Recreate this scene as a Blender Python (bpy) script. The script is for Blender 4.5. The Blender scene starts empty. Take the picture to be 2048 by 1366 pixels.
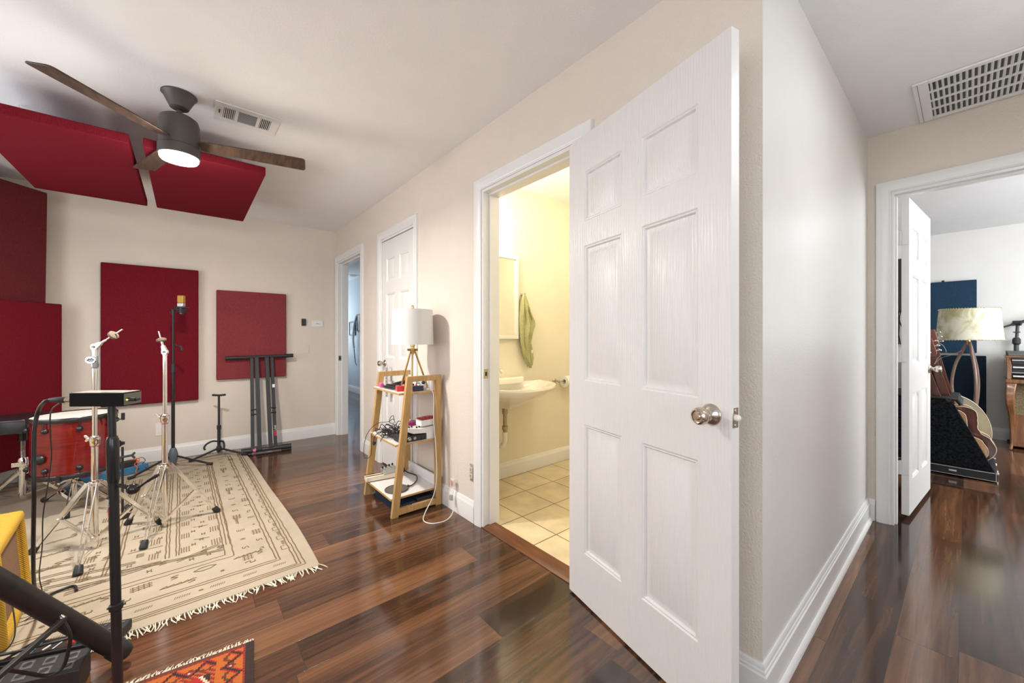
import bpy, bmesh, math, random
from mathutils import Vector, Matrix
random.seed(7)
sc = bpy.context.scene
COL = sc.collection
PI = math.pi
V = Vector

# ------------------------------------------------------------------ camera
cam_d = bpy.data.cameras.new('camera')
cam = bpy.data.objects.new('camera', cam_d)
COL.objects.link(cam)
cam.location = (0, 0, 1.1575)
cam.rotation_euler = (PI/2, 0, math.radians(-40.19))
cam_d.sensor_width = 36
cam_d.lens = 770/2048*36
cam_d.shift_y = -6.4/2048
cam_d.clip_start = 0.02
sc.camera = cam

# ------------------------------------------------------------------ world, exposure
w = bpy.data.worlds.new('world'); sc.world = w; w.use_nodes = True
w.node_tree.nodes['Background'].inputs[0].default_value = (0.75, 0.85, 1, 1)
w.node_tree.nodes['Background'].inputs[1].default_value = 1.0
sc.view_settings.view_transform = 'Standard'
sc.view_settings.look = 'None'
sc.view_settings.exposure = 0.85
sc.view_settings.gamma = 1
sc.view_settings.use_curve_mapping = False

def area(name, loc, target, size, size_y, power, col, spread=180):
    l = bpy.data.lights.new(name, 'AREA'); l.shape = 'RECTANGLE'
    l.size = size; l.size_y = size_y; l.energy = power; l.color = col; l.spread = math.radians(spread)
    o = bpy.data.objects.new(name, l); COL.objects.link(o); o.location = loc
    o.rotation_euler = (V(target)-V(loc)).to_track_quat('-Z', 'Y').to_euler()
    return o
def point(name, loc, power, col, r=.05):
    l = bpy.data.lights.new(name, 'POINT'); l.energy = power; l.color = col; l.shadow_soft_size = r
    o = bpy.data.objects.new(name, l); COL.objects.link(o); o.location = loc
    return o
# daylight through the windows behind the camera and at the left of the room; the side one is added
area('daylight_south_window', (0.0, -2.27, 1.45), (0.0, 2.6, 1.9), 1.7, 1.3, 16, (.93, .96, 1))
area('daylight_left_window', (-1.50, -0.35, 1.35), (1.2, 0.6, 1.3), 1.5, .9, 9, (.95, .97, 1))
area('added_side_fill', (-1.50, 3.0, 1.3), (1.4, 3.2, 1.1), 1.6, .9, 13, (.95, .97, 1))  # fill through an added window, to even out the deeper half of the room
area('daylight_east_window', (5.2, -2.57, 1.5), (5.2, 0, 1.9), 1.8, 1.4, 60, (.90, .95, 1))
area('daylight_office_window', (2.1, 9.56, 1.5), (2.1, 5, 1.2), 1.0, 1.3, 14, (.78, .90, 1))
# lamps of the place; the two hall lights are unseen and added
fl = area('fan_lamp_light', (-.03, 2.68, 2.084), (-.03, 2.68, 0), .15, .15, 26, (1, .93, .84)); fl.data.shape = 'DISK'
point('fan_lamp_glow', (-.03, 2.68, 2.05), 6, (1, .93, .84), .06)
hl = area('added_hall_light', (1.95, -.38, 2.37), (1.95, -.38, 0), .26, .26, 4.5, (.92, .96, 1)); hl.data.shape = 'DISK'  # added lamp out of view, brightens the hall wall
point('hall_ceiling_fill', (2.2, -.48, 2.15), 2.0, (.90, .95, 1), .10)  # fill without a fixture, added to lift the hall ceiling
point('bath_vanity_light', (1.72, 2.30, 2.02), 8.5, (1, .88, .64), .06)
point('bath_ceiling_light', (2.45, 1.45, 2.25), 10.5, (1, .88, .64), .09)
point('music_room_ceiling_light', (5.0, -1.3, 2.25), 16, (.94, .97, 1), .1)

# ------------------------------------------------------------------ materials
MATS = {}
def nodes_of(name):
    m = bpy.data.materials.new(name); m.use_nodes = True
    nt = m.node_tree; return m, nt, nt.nodes['Principled BSDF'], nt.nodes.new('ShaderNodeTexCoord')
def mat(name, col, rough=.5, metal=0, bump=0, bscale=200, var=0, vscale=6, coat=0, sheen=0, stretch=None, emit=None, estr=0, trans=0, alpha=1, spec=None, detail=3):
    """principled with procedural colour variation and bump"""
    if name in MATS: return MATS[name]
    m, nt, b, tc = nodes_of(name)
    L = nt.links.new
    b.inputs['Base Color'].default_value = (*col, 1)
    b.inputs['Roughness'].default_value = rough; b.inputs['Metallic'].default_value = metal
    b.inputs['Coat Weight'].default_value = coat; b.inputs['Sheen Weight'].default_value = sheen
    b.inputs['Transmission Weight'].default_value = trans; b.inputs['Alpha'].default_value = alpha
    if spec is not None: b.inputs['Specular IOR Level'].default_value = spec
    if emit: b.inputs['Emission Color'].default_value = (*emit, 1); b.inputs['Emission Strength'].default_value = estr
    src = tc.outputs['Object']
    if stretch:
        mp = nt.nodes.new('ShaderNodeMapping'); mp.inputs['Scale'].default_value = stretch
        L(src, mp.inputs[0]); src = mp.outputs[0]
    n = nt.nodes.new('ShaderNodeTexNoise'); n.inputs['Scale'].default_value = vscale; n.inputs['Detail'].default_value = 4
    L(src, n.inputs['Vector'])
    mx = nt.nodes.new('ShaderNodeMix'); mx.data_type = 'RGBA'
    v = max(var, .015)
    mx.inputs['A'].default_value = (*[c*(1-v) for c in col], 1); mx.inputs['B'].default_value = (*[min(1, c*(1+v)) for c in col], 1)
    rp = nt.nodes.new('ShaderNodeMapRange'); rp.inputs['From Min'].default_value = .3; rp.inputs['From Max'].default_value = .7
    L(n.outputs['Fac'], rp.inputs['Value']); L(rp.outputs[0], mx.inputs['Factor']); L(mx.outputs['Result'], b.inputs['Base Color'])
    if bump:
        n2 = nt.nodes.new('ShaderNodeTexNoise'); n2.inputs['Scale'].default_value = bscale; n2.inputs['Detail'].default_value = detail
        L(src, n2.inputs['Vector'])
        bp = nt.nodes.new('ShaderNodeBump'); bp.inputs['Strength'].default_value = bump; bp.inputs['Distance'].default_value = .004
        L(n2.outputs['Fac'], bp.inputs['Height']); L(bp.outputs[0], b.inputs['Normal'])
    MATS[name] = m
    return m
WALL = mat('wall_paint', (.73, .652, .565), .75, bump=.55, bscale=150, detail=2)
WALLH = mat('lightened_wall_paint', (.76, .745, .715), .30, bump=.16, bscale=170, detail=2)  # same paint as WALL, lightened to stand in for brighter, cooler hall light
WALLBR = WALL
CEIL = mat('ceiling_paint', (.85, .845, .84), .85, bump=.30, bscale=120, detail=2)
TRIM = mat('white_trim_paint', (.80, .795, .78), .28, bump=.03, bscale=20)
BATHW = mat('bath_wall_paint', (.80, .75, .61), .55, bump=.30, bscale=130, detail=2)
OFFW = mat('office_wall_paint', (.60, .65, .69), .7, bump=.2, bscale=150)
CHROME = mat('chrome', (.86, .85, .83), .10, 1, var=.03)
NICKEL = mat('satin_nickel', (.56, .50, .43), .22, 1, var=.05)
BLACK = mat('black_metal', (.018, .018, .02), .35, .2, var=.1)
BLACKM = mat('black_matte', (.022, .022, .024), .6, 0, bump=.1, bscale=300)
RUBBER = mat('black_rubber', (.016, .016, .017), .5)
PLASTIC = mat('white_plastic', (.82, .81, .78), .35)
BRASS = mat('brass', (.62, .44, .18), .25, 1, var=.05)
WHITE = mat('white_laminate', (.84, .82, .80), .35)
CABLE = mat('black_cable', (.015, .013, .013), .45)
FELT = mat('grey_felt', (.16, .12, .09), .9, bump=.4, bscale=400)
DGREY = mat('dark_grey', (.05, .055, .065), .5)
GREYP = mat('grey_plastic', (.35, .35, .34), .4)
PINK = mat('pink_plastic', (.75, .12, .32), .45)
REDP = mat('red_plastic', (.62, .03, .03), .35)
MAGENTA = mat('magenta_metal', (.42, .03, .20), .35, .3)
SILVER = mat('silver_panel', (.60, .60, .58), .35, .7)
GOLD = mat('gold_mesh', (.75, .46, .10), .35, .8, bump=.6, bscale=900)
BLUEM = mat('blue_enamel', (.05, .20, .38), .35, .2, var=.08)
ORANGE = mat('orange_cable', (.75, .12, .02), .5)
CERAMIC = mat('white_ceramic', (.86, .83, .76), .08, coat=.5)
DARKGAP = mat('dark_recess', (.03, .027, .025), .8)
PAPER = mat('paper_white', (.85, .83, .78), .9, bump=.2, bscale=300)

def fabric(name, col, col2, scale=420):
    m, nt, b, tc = nodes_of(name); L = nt.links.new
    b.inputs['Roughness'].default_value = .95; b.inputs['Specular IOR Level'].default_value = .05
    n = nt.nodes.new('ShaderNodeTexNoise'); n.inputs['Scale'].default_value = scale; n.inputs['Detail'].default_value = 1
    L(tc.outputs['Object'], n.inputs['Vector'])
    mp = nt.nodes.new('ShaderNodeMapping'); mp.inputs['Scale'].default_value = (900, 900, 60); L(tc.outputs['Object'], mp.inputs[0])
    n2 = nt.nodes.new('ShaderNodeTexNoise'); n2.inputs['Scale'].default_value = 1; L(mp.outputs[0], n2.inputs['Vector'])
    ad = nt.nodes.new('ShaderNodeMath'); ad.operation = 'ADD'; L(n.outputs['Fac'], ad.inputs[0]); L(n2.outputs['Fac'], ad.inputs[1])
    r = nt.nodes.new('ShaderNodeMapRange'); r.inputs['From Min'].default_value = .75; r.inputs['From Max'].default_value = 1.25; L(ad.outputs[0], r.inputs['Value'])
    mx = nt.nodes.new('ShaderNodeMix'); mx.data_type = 'RGBA'
    mx.inputs['A'].default_value = (*col, 1); mx.inputs['B'].default_value = (*col2, 1)
    L(r.outputs[0], mx.inputs['Factor']); L(mx.outputs['Result'], b.inputs['Base Color'])
    bp = nt.nodes.new('ShaderNodeBump'); bp.inputs['Strength'].default_value = .3; bp.inputs['Distance'].default_value = .002
    L(ad.outputs[0], bp.inputs['Height']); L(bp.outputs[0], b.inputs['Normal'])
    return m
REDF = fabric('red_acoustic_fabric', (.112, .007, .013), (.185, .014, .023))
REDF2 = fabric('faded_red_fabric', (.165, .026, .030), (.300, .064, .068), 600)
MAROON = fabric('maroon_fabric', (.085, .014, .019), (.165, .030, .036), 500)
NAVYF = fabric('navy_acoustic_fabric', (.012, .030, .060), (.035, .070, .115))
NAVYD = fabric('dark_navy_fabric', (.008, .018, .030), (.02, .035, .052))
FUR = fabric('black_plush', (.003, .004, .005), (.022, .026, .033), 60)
TOWEL = fabric('green_towel_cloth', (.34, .34, .15), (.52, .51, .30), 300)
FRINGE = mat('cotton_fringe', (.72, .66, .54), .9, bump=.3, bscale=400)
SHADEM = mat('lamp_shade_cloth', (.72, .71, .69), .8, bump=.15, bscale=600)

def wood(name, c1, c2, rough=.45, scale=(4, 60, 60), coat=0, bump=.08):
    m, nt, b, tc = nodes_of(name); L = nt.links.new
    b.inputs['Roughness'].default_value = rough; b.inputs['Coat Weight'].default_value = coat
    mp = nt.nodes.new('ShaderNodeMapping'); mp.inputs['Scale'].default_value = scale; L(tc.outputs['Object'], mp.inputs[0])
    n = nt.nodes.new('ShaderNodeTexNoise'); n.inputs['Scale'].default_value = 1; n.inputs['Detail'].default_value = 5; n.inputs['Distortion'].default_value = .6
    L(mp.outputs[0], n.inputs['Vector'])
    r = nt.nodes.new('ShaderNodeMapRange'); r.inputs['From Min'].default_value = .3; r.inputs['From Max'].default_value = .7; L(n.outputs['Fac'], r.inputs['Value'])
    mx = nt.nodes.new('ShaderNodeMix'); mx.data_type = 'RGBA'
    mx.inputs['A'].default_value = (*c1, 1); mx.inputs['B'].default_value = (*c2, 1)
    L(r.outputs[0], mx.inputs['Factor']); L(mx.outputs['Result'], b.inputs['Base Color'])
    bp = nt.nodes.new('ShaderNodeBump'); bp.inputs['Strength'].default_value = bump; bp.inputs['Distance'].default_value = .002
    L(n.outputs['Fac'], bp.inputs['Height']); L(bp.outputs[0], b.inputs['Normal'])
    return m
OAK = wood('light_bamboo_wood', (.42, .25, .085), (.58, .36, .15), .45, (40, 40, 5))
BLADE = wood('dark_walnut_blade', (.035, .020, .013), (.11, .062, .038), .45, (50, 8, 20))
REDWOOD = wood('red_stained_shell', (.095, .003, .004), (.20, .006, .005), .16, (6, 6, 60), coat=.6, bump=.02)
ORGANW = wood('organ_walnut', (.16, .06, .022), (.30, .13, .05), .25, (30, 30, 4), coat=.4)
SPRUCE = wood('natural_spruce', (.60, .32, .11), (.72, .43, .18), .2, (4, 90, 4), coat=.5)
MAHOG = wood('dark_mahogany', (.07, .018, .010), (.14, .035, .018), .2, (20, 60, 4), coat=.5)
NECKW = wood('neck_mahogany', (.16, .05, .025), (.24, .08, .04), .3, (60, 60, 5))
ROSEW = wood('threshold_wood', (.10, .035, .014), (.20, .08, .035), .3, (60, 4, 60))

def door_paint():
    m, nt, b, tc = nodes_of('door_white_paint'); L = nt.links.new
    b.inputs['Base Color'].default_value = (.78, .765, .745, 1); b.inputs['Roughness'].default_value = .33
    mp = nt.nodes.new('ShaderNodeMapping'); mp.inputs['Scale'].default_value = (150, 20, 5); L(tc.outputs['Object'], mp.inputs[0])
    n = nt.nodes.new('ShaderNodeTexNoise'); n.inputs['Scale'].default_value = 1; n.inputs['Detail'].default_value = 3; n.inputs['Distortion'].default_value = 1.2
    L(mp.outputs[0], n.inputs['Vector'])
    wv = nt.nodes.new('ShaderNodeTexWave'); wv.inputs['Scale'].default_value = 14; wv.inputs['Distortion'].default_value = 5; wv.inputs['Detail'].default_value = 2; wv.inputs['Detail Scale'].default_value = 1.0
    mp2 = nt.nodes.new('ShaderNodeMapping'); mp2.inputs['Scale'].default_value = (2.2, 1, .42); L(tc.outputs['Object'], mp2.inputs[0]); L(mp2.outputs[0], wv.inputs['Vector'])
    ad = nt.nodes.new('ShaderNodeMath'); ad.operation = 'ADD'; L(n.outputs['Fac'], ad.inputs[0])
    mu = nt.nodes.new('ShaderNodeMath'); mu.operation = 'MULTIPLY'; mu.inputs[1].default_value = .35; L(wv.outputs['Fac'], mu.inputs[0]); L(mu.outputs[0], ad.inputs[1])
    bp = nt.nodes.new('ShaderNodeBump'); bp.inputs['Strength'].default_value = .5; bp.inputs['Distance'].default_value = .0025
    L(ad.outputs[0], bp.inputs['Height']); L(bp.outputs[0], b.inputs['Normal'])
    return m
DOORP = door_paint()

def floor_mat():
    m, nt, b, tc = nodes_of('walnut_laminate_floor'); L = nt.links.new; N = nt.nodes.new
    W_, Ln = .1628, 1.21
    def math_(op, a, bb=None):
        n = N('ShaderNodeMath'); n.operation = op
        for i, v in enumerate((a, bb)):
            if v is None: continue
            if isinstance(v, (int, float)): n.inputs[i].default_value = v
            else: L(v, n.inputs[i])
        return n.outputs[0]
    sep = N('ShaderNodeSeparateXYZ'); L(tc.outputs['Object'], sep.inputs[0])
    x, y = sep.outputs[0], sep.outputs[1]
    ry = math_('DIVIDE', math_('SUBTRACT', y, .0215), W_)
    row = math_('FLOOR', ry); fy = math_('FRACT', ry)
    wn = N('ShaderNodeTexWhiteNoise'); wn.noise_dimensions = '1D'; L(row, wn.inputs['W'])
    rx = math_('ADD', math_('DIVIDE', x, Ln), math_('MULTIPLY', wn.outputs['Value'], 7.3))
    colr = math_('FLOOR', rx); fx = math_('FRACT', rx)
    cb = N('ShaderNodeCombineXYZ'); L(row, cb.inputs[0]); L(colr, cb.inputs[1])
    idn = N('ShaderNodeTexWhiteNoise'); idn.noise_dimensions = '3D'; L(cb.outputs[0], idn.inputs['Vector'])
    # grain
    off = N('ShaderNodeVectorMath'); off.operation = 'SCALE'; L(idn.outputs['Color'], off.inputs[0]); off.inputs['Scale'].default_value = 40
    mp = N('ShaderNodeMapping'); mp.inputs['Scale'].default_value = (1.6, 34, 1); L(tc.outputs['Object'], mp.inputs[0])
    va = N('ShaderNodeVectorMath'); va.operation = 'ADD'; L(mp.outputs[0], va.inputs[0]); L(off.outputs[0], va.inputs[1])
    g = N('ShaderNodeTexNoise'); g.inputs['Scale'].default_value = 1; g.inputs['Detail'].default_value = 7; g.inputs['Roughness'].default_value = .62; g.inputs['Distortion'].default_value = .9; L(va.outputs[0], g.inputs['Vector'])
    mp2 = N('ShaderNodeMapping'); mp2.inputs['Scale'].default_value = (.5, 7, 1); L(tc.outputs['Object'], mp2.inputs[0])
    va2 = N('ShaderNodeVectorMath'); va2.operation = 'ADD'; L(mp2.outputs[0], va2.inputs[0]); L(off.outputs[0], va2.inputs[1])
    g2 = N('ShaderNodeTexNoise'); g2.inputs['Scale'].default_value = 1; g2.inputs['Detail'].default_value = 3; L(va2.outputs[0], g2.inputs['Vector'])
    val = math_('ADD', math_('MULTIPLY', g.outputs['Fac'], .9), math_('ADD', math_('MULTIPLY', g2.outputs['Fac'], .75), math_('MULTIPLY', idn.outputs['Value'], .38)))
    cr = N('ShaderNodeValToRGB'); L(math_('SUBTRACT', val, .52), cr.inputs[0])
    e = cr.color_ramp.elements
    e[0].position = .10; e[0].color = (.018, .009, .006, 1)
    e[1].position = .95; e[1].color = (.36, .17, .075, 1)
    for p, c in ((.26, (.036, .016, .010)), (.42, (.078, .034, .018)), (.60, (.140, .062, .030)), (.78, (.21, .096, .043))):
        q = e.new(p); q.color = (*c, 1)
    # seams
    ey = math_('MINIMUM', fy, math_('SUBTRACT', 1, fy)); ex = math_('MINIMUM', fx, math_('SUBTRACT', 1, fx))
    sy = math_('LESS_THAN', ey, .009); sx = math_('LESS_THAN', ex, .0012)
    seam = math_('MAXIMUM', sy, sx)
    mx = N('ShaderNodeMix'); mx.data_type = 'RGBA'; L(seam, mx.inputs['Factor']); L(cr.outputs[0], mx.inputs['A']); mx.inputs['B'].default_value = (.050, .030, .020, 1)
    L(mx.outputs['Result'], b.inputs['Base Color'])
    rg = N('ShaderNodeMapRange'); rg.inputs['To Min'].default_value = .08; rg.inputs['To Max'].default_value = .16; L(g2.outputs['Fac'], rg.inputs['Value'])
    L(rg.outputs[0], b.inputs['Roughness'])
    b.inputs['Specular IOR Level'].default_value = .8
    hh = math_('ADD', math_('MULTIPLY', seam, -1.0), math_('MULTIPLY', g.outputs['Fac'], .12))
    hn = N('ShaderNodeTexNoise'); hn.inputs['Scale'].default_value = 3.5; L(tc.outputs['Object'], hn.inputs['Vector'])
    hh = math_('ADD', hh, math_('MULTIPLY', hn.outputs['Fac'], .5))
    bp = N('ShaderNodeBump'); bp.inputs['Strength'].default_value = .25; bp.inputs['Distance'].default_value = .0015
    L(hh, bp.inputs['Height']); L(bp.outputs[0], b.inputs['Normal'])
    return m
FLOOR = floor_mat()

def tile_mat():
    m, nt, b, tc = nodes_of('cream_floor_tile'); L = nt.links.new; N = nt.nodes.new
    mp = N('ShaderNodeMapping'); mp.inputs['Location'].default_value = (-1.650, -1.8500, 0); L(tc.outputs['Object'], mp.inputs[0])
    br = N('ShaderNodeTexBrick'); br.offset = 0; br.inputs['Scale'].default_value = 1
    br.inputs['Brick Width'].default_value = .297; br.inputs['Row Height'].default_value = .297; br.inputs['Mortar Size'].default_value = .0035; br.inputs['Mortar Smooth'].default_value = .1
    br.inputs['Color1'].default_value = (.74, .61, .40, 1); br.inputs['Color2'].default_value = (.79, .66, .45, 1); br.inputs['Mortar'].default_value = (.20, .13, .07, 1)
    L(mp.outputs[0], br.inputs['Vector'])
    n = N('ShaderNodeTexNoise'); n.inputs['Scale'].default_value = 7; n.inputs['Detail'].default_value = 6; L(tc.outputs['Object'], n.inputs['Vector'])
    r = N('ShaderNodeMapRange'); r.inputs['From Min'].default_value = .35; r.inputs['From Max'].default_value = .65; r.inputs['To Min'].default_value = .86; r.inputs['To Max'].default_value = 1.06; L(n.outputs['Fac'], r.inputs['Value'])
    mu = N('ShaderNodeVectorMath'); mu.operation = 'SCALE'; L(br.outputs['Color'], mu.inputs[0]); L(r.outputs[0], mu.inputs['Scale'])
    L(mu.outputs[0], b.inputs['Base Color']); b.inputs['Roughness'].default_value = .35
    bp = N('ShaderNodeBump'); bp.inputs['Strength'].default_value = .5; bp.inputs['Distance'].default_value = .002; bp.invert = True
    L(br.outputs['Fac'], bp.inputs['Height']); L(bp.outputs[0], b.inputs['Normal'])
    return m
TILE = tile_mat()

def tweed_mat():
    m, nt, b, tc = nodes_of('yellow_tweed'); L = nt.links.new; N = nt.nodes.new
    wv = N('ShaderNodeTexWave'); wv.wave_type = 'BANDS'; wv.bands_direction = 'DIAGONAL'; wv.inputs['Scale'].default_value = 70; wv.inputs['Distortion'].default_value = .3
    L(tc.outputs['Object'], wv.inputs['Vector'])
    mx = N('ShaderNodeMix'); mx.data_type = 'RGBA'; mx.inputs['A'].default_value = (.34, .18, .015, 1); mx.inputs['B'].default_value = (.66, .40, .028, 1)
    L(wv.outputs['Fac'], mx.inputs['Factor']); L(mx.outputs['Result'], b.inputs['Base Color']); b.inputs['Roughness'].default_value = .55
    bp = N('ShaderNodeBump'); bp.inputs['Strength'].default_value = .4; bp.inputs['Distance'].default_value = .002; L(wv.outputs['Fac'], bp.inputs['Height']); L(bp.outputs[0], b.inputs['Normal'])
    return m
TWEED = tweed_mat()
GRILLE = mat('brown_grille_cloth', (.22, .115, .065), .8, var=.25, vscale=300, bump=.4, bscale=500)

def marble_shade():
    m, nt, b, tc = nodes_of('marbled_parchment_shade'); L = nt.links.new; N = nt.nodes.new
    n = N('ShaderNodeTexNoise'); n.inputs['Scale'].default_value = 5; n.inputs['Detail'].default_value = 6; n.inputs['Distortion'].default_value = 2.2; L(tc.outputs['Object'], n.inputs['Vector'])
    cr = N('ShaderNodeValToRGB'); L(n.outputs['Fac'], cr.inputs[0]); e = cr.color_ramp.elements
    e[0].position = .35; e[0].color = (.50, .46, .24, 1); e[1].position = .6; e[1].color = (.78, .76, .60, 1)
    L(cr.outputs[0], b.inputs['Base Color']); b.inputs['Roughness'].default_value = .6
    return m
PARCH = marble_shade()
RUGB = mat('cream_kilim_wool', (.43, .365, .27), .95, bump=.5, bscale=260, var=.07, vscale=5)
RUGL = mat('brown_kilim_line', (.17, .115, .06), .95)

# ------------------------------------------------------------------ mesh builder
def frame_axes(d):
    d = V(d).normalized()
    a = V((0, 0, 1)) if abs(d.z) < .9 else V((1, 0, 0))
    u = d.cross(a).normalized(); v = d.cross(u).normalized()
    return u, v
class MB:
    def __init__(s): s.v = []; s.f = []; s.mi = []
    def add(s, vs, fs, mi=0):
        o = len(s.v); s.v += [V(p) for p in vs]
        for f in fs: s.f.append([i+o for i in f]); s.mi.append(mi)
        return s
    def box(s, x0, x1, y0, y1, z0, z1, mi=0):
        return s.add([(x0, y0, z0), (x1, y0, z0), (x1, y1, z0), (x0, y1, z0), (x0, y0, z1), (x1, y0, z1), (x1, y1, z1), (x0, y1, z1)],
                     [(3, 2, 1, 0), (4, 5, 6, 7), (0, 1, 5, 4), (1, 2, 6, 5), (2, 3, 7, 6), (3, 0, 4, 7)], mi)
    def cbox(s, c, sx, sy, sz, rz=0, mi=0, M=None):
        M = M or Matrix.Rotation(rz, 3, 'Z')
        vs = []
        for z in (-.5, .5):
            for x, y in ((-.5, -.5), (.5, -.5), (.5, .5), (-.5, .5)):
                vs.append(V(c)+M @ V((x*sx, y*sy, z*sz)))
        return s.add(vs, [(3, 2, 1, 0), (4, 5, 6, 7), (0, 1, 5, 4), (1, 2, 6, 5), (2, 3, 7, 6), (3, 0, 4, 7)], mi)
    def bar(s, a, b, w, t, up=(0, 0, 1), mi=0):
        """rectangular bar from a to b; t measured along up, w across"""
        a, b = V(a), V(b); d = (b-a).normalized(); u = V(up); sd = d.cross(u).normalized(); u = sd.cross(d).normalized()
        vs = []
        for p in (a, b):
            for i, j in ((-.5, -.5), (.5, -.5), (.5, .5), (-.5, .5)): vs.append(p+sd*w*i+u*t*j)
        return s.add(vs, [(3, 2, 1, 0), (4, 5, 6, 7), (0, 1, 5, 4), (1, 2, 6, 5), (2, 3, 7, 6), (3, 0, 4, 7)], mi)
    def lathe(s, prof, c=(0, 0, 0), ax=(0, 0, 1), n=24, mi=0, cap=True):
        """prof: list of (radius, distance along axis)"""
        c = V(c); ax = V(ax).normalized(); u, v = frame_axes(ax)
        vs = []; fs = []
        for r, z in prof:
            for k in range(n):
                a = 2*PI*k/n; vs.append(c+ax*z+(u*math.cos(a)+v*math.sin(a))*r)
        for i in range(len(prof)-1):
            for k in range(n):
                k2 = (k+1) % n; fs.append((i*n+k, i*n+k2, (i+1)*n+k2, (i+1)*n+k))
        if cap:
            fs.append(tuple(range(n))[::-1]); fs.append(tuple((len(prof)-1)*n+k for k in range(n)))
        return s.add(vs, fs, mi)
    def cyl(s, a, b, r, r2=None, n=16, mi=0):
        a, b = V(a), V(b); L = (b-a).length
        return s.lathe([(r, 0), (r if r2 is None else r2, L)], a, b-a, n, mi)
    def tube(s, pts, r, n=8, sm=0, mi=0, rs=None):
        pts = [V(p) for p in pts]
        if sm:
            q = []
            P_ = [pts[0]*2-pts[1]]+pts+[pts[-1]*2-pts[-2]]
            for i in range(1, len(P_)-2):
                for k in range(sm):
                    t = k/sm; a, b, c, d = P_[i-1:i+3]
                    q.append(.5*((2*b)+(c-a)*t+(2*a-5*b+4*c-d)*t*t+(3*b-3*c+d-a)*t**3))
            q.append(pts[-1]); pts = q
        T = [(pts[min(i+1, len(pts)-1)]-pts[max(i-1, 0)]).normalized() for i in range(len(pts))]
        u, _ = frame_axes(T[0]); vs = []; fs = []
        for i, p in enumerate(pts):
            u = (u-T[i]*u.dot(T[i])).normalized(); v = T[i].cross(u)
            rr = r if rs is None else r*rs[min(len(rs)-1, int(i*len(rs)/len(pts)))]
            for k in range(n):
                a = 2*PI*k/n; vs.append(p+(u*math.cos(a)+v*math.sin(a))*rr)
        for i in range(len(pts)-1):
            for k in range(n):
                k2 = (k+1) % n; fs.append((i*n+k, i*n+k2, (i+1)*n+k2, (i+1)*n+k))
        fs.append(tuple(range(n))[::-1]); fs.append(tuple((len(pts)-1)*n+k for k in range(n)))
        return s.add(vs, fs, mi)
    def sphere(s, c, r, n=16, m=10, sc_=(1, 1, 1), mi=0):
        prof = [(max(r*math.sin(PI*i/m), 1e-4), -r*math.cos(PI*i/m)) for i in range(m+1)]
        o = len(s.v); s.lathe(prof, (0, 0, 0), (0, 0, 1), n, mi)
        for i in range(o, len(s.v)):
            p = s.v[i]; s.v[i] = V((p.x*sc_[0], p.y*sc_[1], p.z*sc_[2]))+V(c)
        return s
    def torus(s, c, ax, R, r, n=28, m=8, mi=0, a0=0, a1=2*PI):
        c = V(c); ax = V(ax).normalized(); u, v = frame_axes(ax)
        full = abs(a1-a0-2*PI) < 1e-6; k_ = n if full else n+1; vs = []; fs = []
        for i in range(k_):
            a = a0+(a1-a0)*i/n; d = u*math.cos(a)+v*math.sin(a)
            for j in range(m):
                b = 2*PI*j/m; vs.append(c+d*(R+r*math.cos(b))+ax*r*math.sin(b))
        for i in range(n if full else n):
            i2 = (i+1) % k_
            for j in range(m):
                j2 = (j+1) % m; fs.append((i*m+j, i2*m+j, i2*m+j2, i*m+j2))
        return s.add(vs, fs, mi)
    def prism(s, poly, h, o=(0, 0, 0), ux=(1, 0, 0), uy=(0, 1, 0), un=None, mi=0):
        """polygon in the (ux, uy) plane through o, thickness h along un"""
        o, ux, uy = V(o), V(ux), V(uy); un = V(un) if un else ux.cross(uy)
        a = [o+ux*p[0]+uy*p[1] for p in poly]; b = [p+un*h for p in a]; n = len(a)
        return s.add(a+b, [tuple(range(n))[::-1], tuple(range(n, 2*n))]+[(i, (i+1) % n, n+(i+1) % n, n+i) for i in range(n)], mi)
    def move(s, M):
        s.v = [M @ p for p in s.v]; return s
def build(name, mb, mats, parent=None, bev=0, local=False, seg=2, smooth=35, kind=None, label=None):
    if not isinstance(mats, (list, tuple)): mats = [mats]
    me = bpy.data.meshes.new(name)
    off = V((0, 0, 0)) if (parent is None or local) else PW(parent)
    me.from_pydata([p-off for p in mb.v], [], mb.f)
    for m in mats: me.materials.append(m)
    me.polygons.foreach_set('material_index', mb.mi)
    bm = bmesh.new(); bm.from_mesh(me)
    bmesh.ops.recalc_face_normals(bm, faces=bm.faces); bm.to_mesh(me); bm.free()
    me.polygons.foreach_set('use_smooth', [True]*len(me.polygons))
    me.set_sharp_from_angle(angle=math.radians(smooth))
    me.update()
    o = bpy.data.objects.new(name, me); COL.objects.link(o)
    if parent: o.parent = parent
    if bev:
        b = o.modifiers.new('bevel', 'BEVEL'); b.width = bev; b.segments = seg; b.limit_method = 'ANGLE'; b.angle_limit = math.radians(40)
    if kind: o['kind'] = kind
    if label: o['label'] = label
    return o
def build_split(name, mb, *a, **k):
    """every connected piece of the mesh becomes an object of its own"""
    par = list(range(len(mb.v)))
    def fd(i):
        while par[i] != i: par[i] = par[par[i]]; i = par[i]
        return i
    for f in mb.f:
        r0 = fd(f[0])
        for i in f[1:]: par[fd(i)] = r0
    comp = {}
    for f, mi in zip(mb.f, mb.mi): comp.setdefault(fd(f[0]), []).append((f, mi))
    out = []
    for fs in comp.values():
        m = MB(); mp = {}
        for f, mi in fs:
            for i in f:
                if i not in mp: mp[i] = len(m.v); m.v.append(mb.v[i])
            m.f.append([mp[i] for i in f]); m.mi.append(mi)
        out.append(build(name, m, *a, **k))
    return out
def PW(o):
    p = V(o.location); q = o.parent
    while q: p = p+V(q.location); q = q.parent
    return p
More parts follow.
